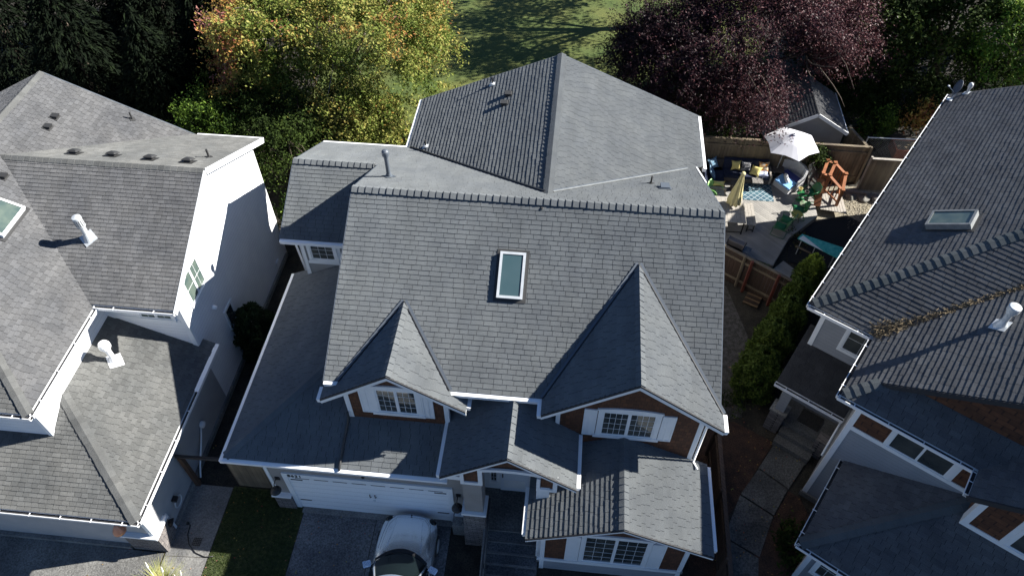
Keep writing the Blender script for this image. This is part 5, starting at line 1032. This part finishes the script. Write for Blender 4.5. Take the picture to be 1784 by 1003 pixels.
# chain link fence and raised beds
cl = thing('wire_fence', 'chain link wire fence behind the low plank fence', 'fence', (23.5, 19.7, 0))
MB().tube([(21.6, 19.7, 1.4), (26.5, 19.85, 1.4)], .025, 8).build('top_rail', M['galv'], cl)
for x in (21.6, 24, 26.5): MB().tube([(x, 19.7+.03*(x-21.6), 0), (x, 19.7+.03*(x-21.6), 1.45)], .03, 8).build('post', M['galv'], cl)
wm = MB()
for i in range(0, 62):
    x = 21.6+i*.08
    for s_ in (-1, 1):
        a = Vector((x, 19.71+.03*(x-21.6), 0)); b = Vector((x+s_*1.38, 19.71+.03*(x+s_*1.38-21.6), 1.38))
        if 21.5 < b.x < 26.6: wm.add([a, a+Vector((.006, 0, 0)), b+Vector((.006, 0, 0)), b], [(0, 1, 2, 3)])
wm.build('mesh', M['galv'], cl)
rb = thing('planter_box', 'terracotta red raised planter box behind the wire fence', 'planter', (23.9, 20.4, 0))
for a, b in (((23.3, 20.0, 0), (24.6, 20.06, .55)), ((23.3, 20.9, 0), (24.6, 20.96, .55)), ((23.3, 20.061, 0), (23.36, 20.9, .55)), ((24.54, 20.061, 0), (24.6, 20.9, .55))): MB().box(a, b).build('side', M['terra'], rb)
MB().box((23.36, 20.06, 0), (24.54, 20.9, .45)).build('soil', M['debris'], rb)
tagmb(MB().lathe((21.9, 21.6, 0), [(.22, 0), (.3, .35), (.28, .36), (.2, .3)], 14), 'plant_pot', M['terra'], 'terracotta pot in the dark bed left of the planter box', 'pot')
# ================================================================ vegetation
def leaf_mat(name, stops, rough=.6, transl=.25):
    m = bpy.data.materials.new(name); m.use_nodes = True; t = m.node_tree; N = t.nodes; Lk = t.links; p = N['Principled BSDF']; out = N['Material Output']
    at = N.new('ShaderNodeAttribute'); at.attribute_name = 'tone'; rp = N.new('ShaderNodeValToRGB'); Lk.new(at.outputs['Fac'], rp.inputs[0])
    el = rp.color_ramp.elements
    while len(el) > 1: el.remove(el[-1])
    el[0].position = stops[0][0]; el[0].color = (*stops[0][1], 1)
    for q, c in stops[1:]: e_ = el.new(q); e_.color = (*c, 1)
    Lk.new(rp.outputs[0], p.inputs['Base Color']); p.inputs['Roughness'].default_value = rough; p.inputs['Specular IOR Level'].default_value = .12
    tr = N.new('ShaderNodeBsdfTranslucent'); Lk.new(rp.outputs[0], tr.inputs[0]); mx = N.new('ShaderNodeMixShader'); mx.inputs[0].default_value = transl
    Lk.new(p.outputs[0], mx.inputs[1]); Lk.new(tr.outputs[0], mx.inputs[2]); Lk.new(mx.outputs[0], out.inputs[0]); return m
def leaves(name, P, size, tone, m, parent, rng, up=.5, aspect=.45, axis=None, label=None):
    """many small folded leaf faces at points P"""
    n = len(P); nv = rng.normal(size=(n, 3)); nv[:, 2] = np.abs(nv[:, 2])+up; nv /= np.linalg.norm(nv, axis=1)[:, None]
    d = rng.normal(size=(n, 3)) if axis is None else axis+rng.normal(size=(n, 3))*.35
    d -= nv*np.sum(d*nv, axis=1)[:, None]; d /= np.linalg.norm(d, axis=1)[:, None]+1e-9; s = np.cross(nv, d)
    L_ = (size*rng.uniform(.6, 1.35, n))[:, None]; w_ = L_*aspect; droop = np.array([0, 0, -1.])*L_*.25
    v = np.stack([P-d*L_*.5, P+s*w_*.5-nv*L_*.06, P+d*L_*.5+droop, P-s*w_*.5-nv*L_*.06], axis=1).reshape(-1, 3)
    me = bpy.data.meshes.new(name); me.vertices.add(4*n); me.loops.add(4*n); me.polygons.add(n)
    me.vertices.foreach_set('co', v.astype(np.float32).ravel()); me.loops.foreach_set('vertex_index', np.arange(4*n, dtype=np.int32))
    me.polygons.foreach_set('loop_start', np.arange(0, 4*n, 4, dtype=np.int32)); me.update(calc_edges=True)
    a = me.attributes.new('tone', 'FLOAT', 'FACE'); a.data.foreach_set('value', np.clip(tone, 0, 1).astype(np.float32))
    me.materials.append(m); o = bpy.data.objects.new(name, me); C.objects.link(o); return attach(o, parent, label)
def limb(mb, a, b, r0, r1, rng, bend=.12, n=5):
    a = Vector(a); b = Vector(b); L_ = (b-a).length; pts = []; off = Vector(rng.normal(size=3))*L_*bend
    for i in range(n+1): t = i/n; pts.append(a+(b-a)*t+off*math.sin(math.pi*t)+Vector((0, 0, L_*.06*math.sin(math.pi*t))))
    mb.tube(pts, [r0+(r1-r0)*i/n for i in range(n+1)], 6)
def tree(name, label, cat, base, cc, rad, nclump, per, size, m, barkm, seed, crad=.7, tone_fn=None, group=None, trunk_r=.2, up=.5, lobes=4, shell=.35, twigs=True, aspect=.45, droop=None, flat=1., cut=None):
    rng = np.random.default_rng(seed); t = thing(name, label, cat, base, group); cc = np.array(cc, float); rad = np.array(rad, float)
    ph = rng.uniform(0, 6.28, (lobes, 3)); fr = rng.uniform(1.2, 3.5, (lobes, 3))
    D = rng.normal(size=(nclump, 3)); D /= np.linalg.norm(D, axis=1)[:, None]; D[:, 2] = np.where(D[:, 2] < -.35, -D[:, 2], D[:, 2])
    lob = 1+.16*np.sum(np.sin(D*fr[0]*2+ph[0]), axis=1)/1.5+.10*np.sin(D[:, 0]*7+ph[1, 0])*np.cos(D[:, 1]*6+ph[1, 1])
    R = (shell+(1-shell)*rng.uniform(0, 1, nclump)**.45)*lob
    cl = cc+D*rad*R[:, None]; ctone = rng.uniform(0, 1, nclump)
    T_ = 9; k = np.repeat(np.arange(nclump), per); td = rng.normal(size=(nclump, T_, 3)); out_ = (cl-cc)/rad; td += out_[:, None, :]*.9; td[:, :, 2] -= (droop or 0)*2.2
    td /= np.linalg.norm(td, axis=2)[:, :, None]; td *= (crad*rng.uniform(.6, 1.25, (nclump, T_)))[:, :, None]; j_ = rng.integers(0, T_, len(k)); q_ = rng.uniform(0, 1, len(k))[:, None]
    off = td[k, j_]*q_; off[:, 2] -= (droop or 0)*(q_[:, 0]**2)*crad; off += rng.normal(size=off.shape)*(size*.75); off[:, 2] *= flat
    P = cl[k]+off
    ok = P[:, 2] > .15
    if cut is not None: ok &= ~cut(P)
    P = P[ok]; k = k[ok]
    tone = tone_fn(P, cl, ctone, k, rng) if tone_fn else ctone[k]*.6+rng.uniform(0, .4, len(k))
    mb = MB(); b = Vector(base); top = Vector(cc-np.array([0, 0, rad[2]*.35])); limb(mb, b, top, trunk_r, trunk_r*.55, rng, .03, 6)
    idx = rng.choice(nclump, min(nclump, 60 if twigs else 14), replace=False); mains = []
    for q in range(7):
        a = q*.9+rng.uniform(0, .5); e = Vector(cc)+Vector((math.cos(a)*rad[0]*.45, math.sin(a)*rad[1]*.45, rad[2]*rng.uniform(-.1, .45))); limb(mb, top*.8+b*.2+Vector((0, 0, 0)), e, trunk_r*.42, trunk_r*.16, rng, .1); mains.append(e)
    tr = mb.build('trunk', barkm, t, smooth=True)
    tw = MB()
    for q in idx:
        e = Vector(cl[q]); s_ = min(mains, key=lambda v_: (v_-e).length); limb(tw, s_, e+(e-s_)*.12, trunk_r*.14, .008, rng, .12, 4)
    if twigs: tw.build('branches', barkm, t, smooth=True)
    leaves('crown', P, size, tone, m, t, rng, up, aspect); return t
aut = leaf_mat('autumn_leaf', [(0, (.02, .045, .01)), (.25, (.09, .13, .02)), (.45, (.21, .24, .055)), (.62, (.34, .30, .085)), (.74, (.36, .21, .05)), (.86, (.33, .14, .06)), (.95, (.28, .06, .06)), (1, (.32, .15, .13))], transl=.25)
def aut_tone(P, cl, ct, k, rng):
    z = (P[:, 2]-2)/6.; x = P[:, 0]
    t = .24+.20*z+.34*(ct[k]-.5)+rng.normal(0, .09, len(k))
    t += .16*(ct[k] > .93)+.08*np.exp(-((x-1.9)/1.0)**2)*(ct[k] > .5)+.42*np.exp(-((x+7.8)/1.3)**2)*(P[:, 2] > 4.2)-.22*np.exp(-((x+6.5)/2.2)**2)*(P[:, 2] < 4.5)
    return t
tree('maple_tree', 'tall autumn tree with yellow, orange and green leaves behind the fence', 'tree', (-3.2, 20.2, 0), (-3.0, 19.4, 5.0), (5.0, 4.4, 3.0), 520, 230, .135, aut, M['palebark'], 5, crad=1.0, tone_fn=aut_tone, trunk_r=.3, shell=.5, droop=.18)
grn = leaf_mat('shrub_leaf', [(0, (.012, .026, .006)), (.4, (.03, .06, .010)), (.75, (.08, .14, .018)), (1, (.15, .22, .03))], transl=.25)
dgr = leaf_mat('dark_leaf', [(0, (.010, .017, .004)), (.5, (.022, .038, .008)), (.85, (.05, .078, .014)), (1, (.10, .14, .025))], rough=.8, transl=.15)
tree('shrub_tree', 'leafy green shrub tree below the autumn tree beside the white wall', 'tree', (-4.4, 14.8, 0), (-4.4, 14.6, 2.9), (1.9, 2.2, 2.2), 130, 150, .12, dgr, M['bark'], 15, crad=.8, trunk_r=.12, droop=.2)
tree('shrub_tree', 'dark green shrub tree hanging over the plank fence behind the left wing', 'tree', (-1.2, 15.8, 0), (-1.7, 16.2, 2.8), (2.6, 1.7, 1.9), 170, 170, .12, aut, M['bark'], 16, crad=.8, trunk_r=.12, droop=.35, tone_fn=lambda P, cl, ct, k, rng: .05+.16*(P[:, 2])/2+.25*ct[k]+rng.normal(0, .08, len(k)))
tree('shrub', 'bright green bush in the gap behind the white side wall', 'shrub', (-3.2, 12.0, 0), (-3.1, 12.0, 1.3), (.9, 1.1, 1.3), 60, 110, .12, grn, M['bark'], 17, crad=.5, trunk_r=.06, twigs=False)
tree('shrub', 'sunlit lime green bush poking up behind the weathered left roof', 'shrub', (-7.6, 15.0, 0), (-7.6, 14.6, 3.0), (1.5, 1.3, 1.7), 70, 110, .12, grn, M['bark'], 18, crad=.55, trunk_r=.08, twigs=False)
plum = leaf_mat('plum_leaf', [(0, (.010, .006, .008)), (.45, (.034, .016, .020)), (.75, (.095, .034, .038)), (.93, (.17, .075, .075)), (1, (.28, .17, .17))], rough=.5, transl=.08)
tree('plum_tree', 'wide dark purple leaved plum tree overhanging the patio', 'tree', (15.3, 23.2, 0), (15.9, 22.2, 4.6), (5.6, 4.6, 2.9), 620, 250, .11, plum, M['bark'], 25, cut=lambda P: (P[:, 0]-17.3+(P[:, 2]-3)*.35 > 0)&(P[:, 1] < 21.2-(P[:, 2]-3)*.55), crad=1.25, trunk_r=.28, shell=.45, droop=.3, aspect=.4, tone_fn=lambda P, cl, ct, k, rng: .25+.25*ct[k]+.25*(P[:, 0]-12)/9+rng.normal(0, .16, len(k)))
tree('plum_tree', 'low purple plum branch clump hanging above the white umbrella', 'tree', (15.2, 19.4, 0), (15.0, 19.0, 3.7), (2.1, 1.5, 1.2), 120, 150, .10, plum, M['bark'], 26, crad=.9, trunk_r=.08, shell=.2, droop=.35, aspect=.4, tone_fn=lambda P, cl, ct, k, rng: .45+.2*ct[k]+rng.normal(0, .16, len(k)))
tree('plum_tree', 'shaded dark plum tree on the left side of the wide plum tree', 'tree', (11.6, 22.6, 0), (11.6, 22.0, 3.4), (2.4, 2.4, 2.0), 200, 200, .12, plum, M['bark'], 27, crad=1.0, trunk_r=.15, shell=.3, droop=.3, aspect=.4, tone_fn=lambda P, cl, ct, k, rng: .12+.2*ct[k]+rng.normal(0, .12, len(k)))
tree('shrub', 'dark undergrowth bush beneath the purple plum tree', 'shrub', (13.5, 20.5, 0), (13.5, 20.6, 1.1), (2.6, 1.3, 1.2), 110, 130, .14, dgr, M['bark'], 28, crad=.7, trunk_r=.06, twigs=False)
# dark conifers and far trees
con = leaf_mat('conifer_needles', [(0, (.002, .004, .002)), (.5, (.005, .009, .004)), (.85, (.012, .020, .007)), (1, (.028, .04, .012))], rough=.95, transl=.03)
def conifer(label, x, y, h, r, seed, n=24000, m=con, group='dark conifers behind the left house'):
    rng = np.random.default_rng(seed); t = thing('conifer_tree', label, 'tree', (x, y, 0), group)
    MB().tube([(x, y, 0), (x+.1, y, h*.5), (x, y+.1, h*.97)], [.35, .2, .03], 8).build('trunk', M['bark'], t, smooth=True)
    z = h*(1-rng.uniform(0, 1, n)**.62*.96); nb = 11; lvl = np.round(z/h*26)/26*h; az = (rng.integers(0, nb, n)+.5*((lvl*7).astype(int) % 2))/nb*2*math.pi+lvl*1.3+rng.normal(0, .11, n)
    R = r*(1-lvl/h)**.8+.1; q = rng.uniform(.08, 1, n)**.6; rr = R*q*(1+.12*np.sin(az*3+lvl)); zz = lvl-rr*.32+rng.normal(0, .10, n)
    P = np.stack([x+rr*np.cos(az), y+rr*np.sin(az), np.maximum(zz, .2)], 1); ax = np.stack([np.cos(az), np.sin(az), np.full(n, -.35)], 1)
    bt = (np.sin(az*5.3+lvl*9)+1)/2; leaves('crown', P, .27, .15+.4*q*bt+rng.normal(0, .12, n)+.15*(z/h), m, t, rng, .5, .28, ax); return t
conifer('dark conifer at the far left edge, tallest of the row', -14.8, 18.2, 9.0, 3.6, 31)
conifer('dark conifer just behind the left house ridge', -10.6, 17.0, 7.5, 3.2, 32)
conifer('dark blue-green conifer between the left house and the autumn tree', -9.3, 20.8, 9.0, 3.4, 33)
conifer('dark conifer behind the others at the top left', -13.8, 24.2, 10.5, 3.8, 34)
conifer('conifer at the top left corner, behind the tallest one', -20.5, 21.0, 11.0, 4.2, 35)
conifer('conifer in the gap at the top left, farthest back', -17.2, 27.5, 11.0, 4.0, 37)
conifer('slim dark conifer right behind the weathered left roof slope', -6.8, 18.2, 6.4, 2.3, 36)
tree('broadleaf_tree', 'big dark green tree at the top right beyond the wire fence', 'tree', (26.5, 26, 0), (26.0, 26.0, 4.4), (4.6, 4.2, 3.4), 230, 130, .22, dgr, M['bark'], 41, crad=1.3, trunk_r=.3, droop=.2)
tree('broadleaf_tree', 'sunlit green tree rising behind the satellite dish', 'tree', (27.5, 21.5, 0), (28.2, 22.2, 4.6), (2.6, 2.0, 2.6), 120, 120, .16, leaf_mat('lime_leaf', [(0, (.015, .04, .008)), (.5, (.05, .12, .015)), (1, (.26, .34, .05))]), M['bark'], 42, crad=.9, trunk_r=.16, droop=.2)
tree('broadleaf_tree', 'dark tree between the plum tree and the grey shed roof', 'tree', (22.6, 25.5, 0), (22.2, 25.5, 3.6), (2.9, 3.2, 2.9), 150, 120, .2, dgr, M['bark'], 43, crad=1.1, trunk_r=.2)
tree('broadleaf_tree', 'dark tree at the top right corner of the park', 'tree', (33, 31, 0), (33, 31, 5), (5, 5, 4), 180, 110, .26, dgr, M['bark'], 44, crad=1.5, trunk_r=.3)
tree('broadleaf_tree', 'tall shading tree at the far end of the park lawn', 'tree', (14.5, 31.5, 0), (14.5, 32.0, 6.0), (4.8, 4.4, 4.2), 190, 100, .22, dgr, M['bark'], 45, crad=1.4, trunk_r=.35)
tree('shrub', 'low dark shrub below the wire fence near the planter box', 'shrub', (22.6, 21.4, 0), (22.6, 21.4, .7), (.9, .7, .8), 40, 80, .14, grn, M['bark'], 46, crad=.45, trunk_r=.05, twigs=False)
tree('shrub', 'rust coloured shrub beside the right roof behind the wire fence', 'shrub', (24.6, 21.9, 0), (24.6, 21.9, .8), (.6, .6, .9), 30, 60, .16, aut, M['bark'], 47, crad=.5, trunk_r=.05, twigs=False, tone_fn=lambda P, cl, ct, k, rng: .75+rng.normal(0, .1, len(k)))
tree('shrub', 'small dark shrub at the foot of the plank fence by the shed corner', 'shrub', (18.9, 17.75, 0), (19.0, 17.85, 1.3), (.45, .3, .7), 30, 60, .10, dgr, M['bark'], 48, crad=.35, trunk_r=.04, twigs=False)
for i, (x, y, r_, h_) in enumerate([(21.6, 23.2, 1.9, 1.8), (24.6, 23.6, 2.0, 2.0), (21.8, 27.0, 2.4, 2.2), (28.6, 25.5, 2.2, 2.4), (24.6, 28.6, 2.6, 2.6)]):
    tree('shrub', ['dark bush directly behind the grey shed', 'dark bush behind the wire fence and planter box', 'dark bush between the two big trees at the top right', 'dark bush behind the tree by the satellite dish', 'dark bush deep in the shade at the top right'][i], 'shrub', (x, y, 0), (x, y, h_*.5), (r_, r_, h_*.55), 90, 110, .16, dgr, M['bark'], 70+i, crad=.75, trunk_r=.06, twigs=False, tone_fn=lambda P, cl, ct, k, rng: .15+.3*ct[k]+rng.normal(0, .12, len(k)))
# clipped evergreens
arb = leaf_mat('arborvitae', [(0, (.02, .038, .008)), (.5, (.075, .11, .02)), (.85, (.15, .20, .035)), (1, (.32, .40, .05))], transl=.2)
def column(label, x, y, h, r, seed, n=9000, tip=0, m=arb, name='evergreen_shrub', cat='evergreen', group='evergreen hedge row by the right house'):
    rng = np.random.default_rng(seed); t = thing(name, label, cat, (x, y, 0), group)
    MB().tube([(x, y, 0), (x, y, h*.8)], [.09, .03], 8).build('trunk', M['bark'], t, smooth=True)
    z = rng.uniform(0, 1, n); az = rng.uniform(0, 2*math.pi, n); prof = np.sqrt(np.clip(1-((z-.28)/.74)**2, 0, 1)) if True else 1
    lump = 1+.13*np.sin(az*4+z*9+seed)+.10*np.sin(az*7-z*15); rr = r*prof*lump*rng.uniform(.72, 1.03, n); P = np.stack([x+rr*np.cos(az), y+rr*np.sin(az), .1+z*h+rng.normal(0, .04, n)], 1)
    ax = np.stack([np.cos(az)*.5, np.sin(az)*.5, np.full(n, 1.)], 1); leaves('crown', P, .12, .25+.3*(lump-.85)*2+rng.normal(0, .13, n)+tip*np.clip(z-.75, 0, 1)*3, m, t, rng, .1, .5, ax); return t
column('evergreen at the deck end of the row, with a bright yellow-green tip', 17.25, 10.25, 2.75, .58, 51, tip=.8)
column('second evergreen from the deck in the row beside the right house', 16.65, 9.15, 2.6, .62, 52)
column('third evergreen, in the middle of the row beside the right house', 16.1, 8.1, 2.7, .66, 53)
column('fourth evergreen of the row, next before the porch end', 15.5, 7.1, 2.6, .68, 54)
column('evergreen at the porch end of the row, widest and lowest', 15.05, 6.05, 2.2, .78, 55)
column('dark rounded evergreen against the shaded white wall', -3.2, 5.9, 2.5, .80, 56, m=leaf_mat('dark_evergreen', [(0, (.006, .014, .006)), (1, (.03, .055, .018))]), group='x')
[o for o in bpy.data.objects if o.get('group') == 'x'][0].pop('group')
# small plants
def tuft(name, label, x, y, z, n, r, h, m, seed, wide=.018):
    rng = random.Random(seed); mb = MB()
    for i in range(n):
        a = rng.random()*6.28; q = r*math.sqrt(rng.random())*.3; l_ = h*rng.uniform(.6, 1.1); o_ = rng.uniform(.3, 1.)*r; pts = []
        for j in range(4): t = j/3; pts.append(Vector((x+math.cos(a)*(q+o_*t*t), y+math.sin(a)*(q+o_*t*t), z+l_*(t-.35*t*t))))
        s_ = Vector((-math.sin(a), math.cos(a), 0))*wide/2; vs = []
        for j, p in enumerate(pts): k_ = 1-j/3.2; vs += [p-s_*k_, p+s_*k_]
        mb.add(vs, [(0, 1, 3, 2), (2, 3, 5, 4), (4, 5, 7, 6)])
    t = thing(name, label, 'plant', (x, y, z)); mb.build('blades', m, t); return t
tg = tuft('ornamental_grass', 'yellow-green ornamental grass with pale plumes at the driveway edge', -3.5, -2.95, 0, 420, .75, .8, pmat('straw_green', (.32, .36, .07), (.45, .42, .15), 6, .8), 1)
for i, (dx, dy, h_) in enumerate(((-.25, .45, 1.0), (.2, .35, .9), (.6, .1, .8), (.75, .3, .85))):
    MB().tube([(-3.5+dx*.3, -2.95, .2), (-3.5+dx, -2.95+dy*.5, h_)], .008, 5).tube([(-3.5+dx, -2.95+dy*.5, h_), (-3.5+dx*1.05, -2.93+dy*.6, h_+.22)], [.03, .01], 6).build('plume', pmat('plume%d' % i, (.7, .68, .58)), tg)
tuft('fern', 'spiky dark green plant at the left corner of the lower front window', 7.6, -2.1, 0, 120, .5, .6, pmat('fern_green', (.03, .06, .02), (.05, .10, .03), 6, .8), 2, .03)
tuft('trailing_plant', 'green leafy trailing plant behind the brown side fence', 15.75, 11.0, .9, 140, .4, .5, pmat('bright_green', (.04, .16, .05), (.07, .2, .08), 6, .8), 3, .05)
tuft('trailing_plant', 'grey-green straggly plant on the fence corner by the lower deck', 16.15, 10.75, .9, 100, .35, .4, pmat('sage_green', (.12, .17, .13), (.2, .25, .2), 6, .8), 4, .03)
def bush(label, x, y, z, r, h, n, seed, m, size=.1): tree('shrub', label, 'shrub', (x, y, z), (x, y, z+h*.5), (r, r, h*.5), max(8, n//40), 40, size, m, M['bark'], seed, crad=.3, trunk_r=.03, twigs=False, shell=.4)
bush('broad leaved green shrub in the mulch beside the lower right roof', 15.55, .2, 0, .65, .6, 900, 61, dgr, .15)
bush('small weedy shrub at the foot of the evergreen row', 14.2, 5.2, 0, .5, .3, 400, 62, dgr)
bush('low dark shrub at the edge of the mulch near the frame bottom', 13.6, -1.9, 0, .45, .35, 350, 63, dgr)
bush('olive plant growing beside the black weed membrane', 17.9, 13.75, .05, .5, .3, 350, 64, leaf_mat('olive_leaf', [(0, (.03, .035, .012)), (1, (.10, .10, .03))]))
bush('red flowering shrub under the lower right window', 15.9, -2.55, 0, .4, .9, 500, 65, leaf_mat('red_flower_leaf', [(0, (.03, .05, .015)), (.7, (.06, .08, .03)), (.8, (.35, .06, .03)), (1, (.45, .10, .05))]), .09)
# lawn blades and fallen leaves
rng = np.random.default_rng(9); n = 26000; P = np.stack([rng.uniform(-2.5, .02, n), rng.uniform(-3.6, .4, n), np.full(n, .03)], 1)
ax = np.tile(np.array([0, 0, 1.]), (n, 1)); o = leaves('grass', P, .06, rng.uniform(0, 1, n), leaf_mat('grass_blade', [(0, (.02, .04, .010)), (1, (.065, .09, .025))]), None, rng, -.6, .2, ax); tag(o, 'short green grass of the small front lawn', 'grass', kind='stuff')
n = 260; P = np.concatenate([np.stack([rng.uniform(-6, 5, n), rng.uniform(-3.2, 2, n), np.full(n, .045)], 1), np.stack([rng.uniform(12.7, 16.5, n), rng.uniform(-2, 8, n), np.full(n, .075)], 1)])
o = leaves('fallen_leaves', P, .05, rng.uniform(.5, 1, 2*n), aut, None, rng, 2.5, .7); tag(o, 'scattered fallen leaves on the ground between the houses', 'leaf litter', kind='stuff')
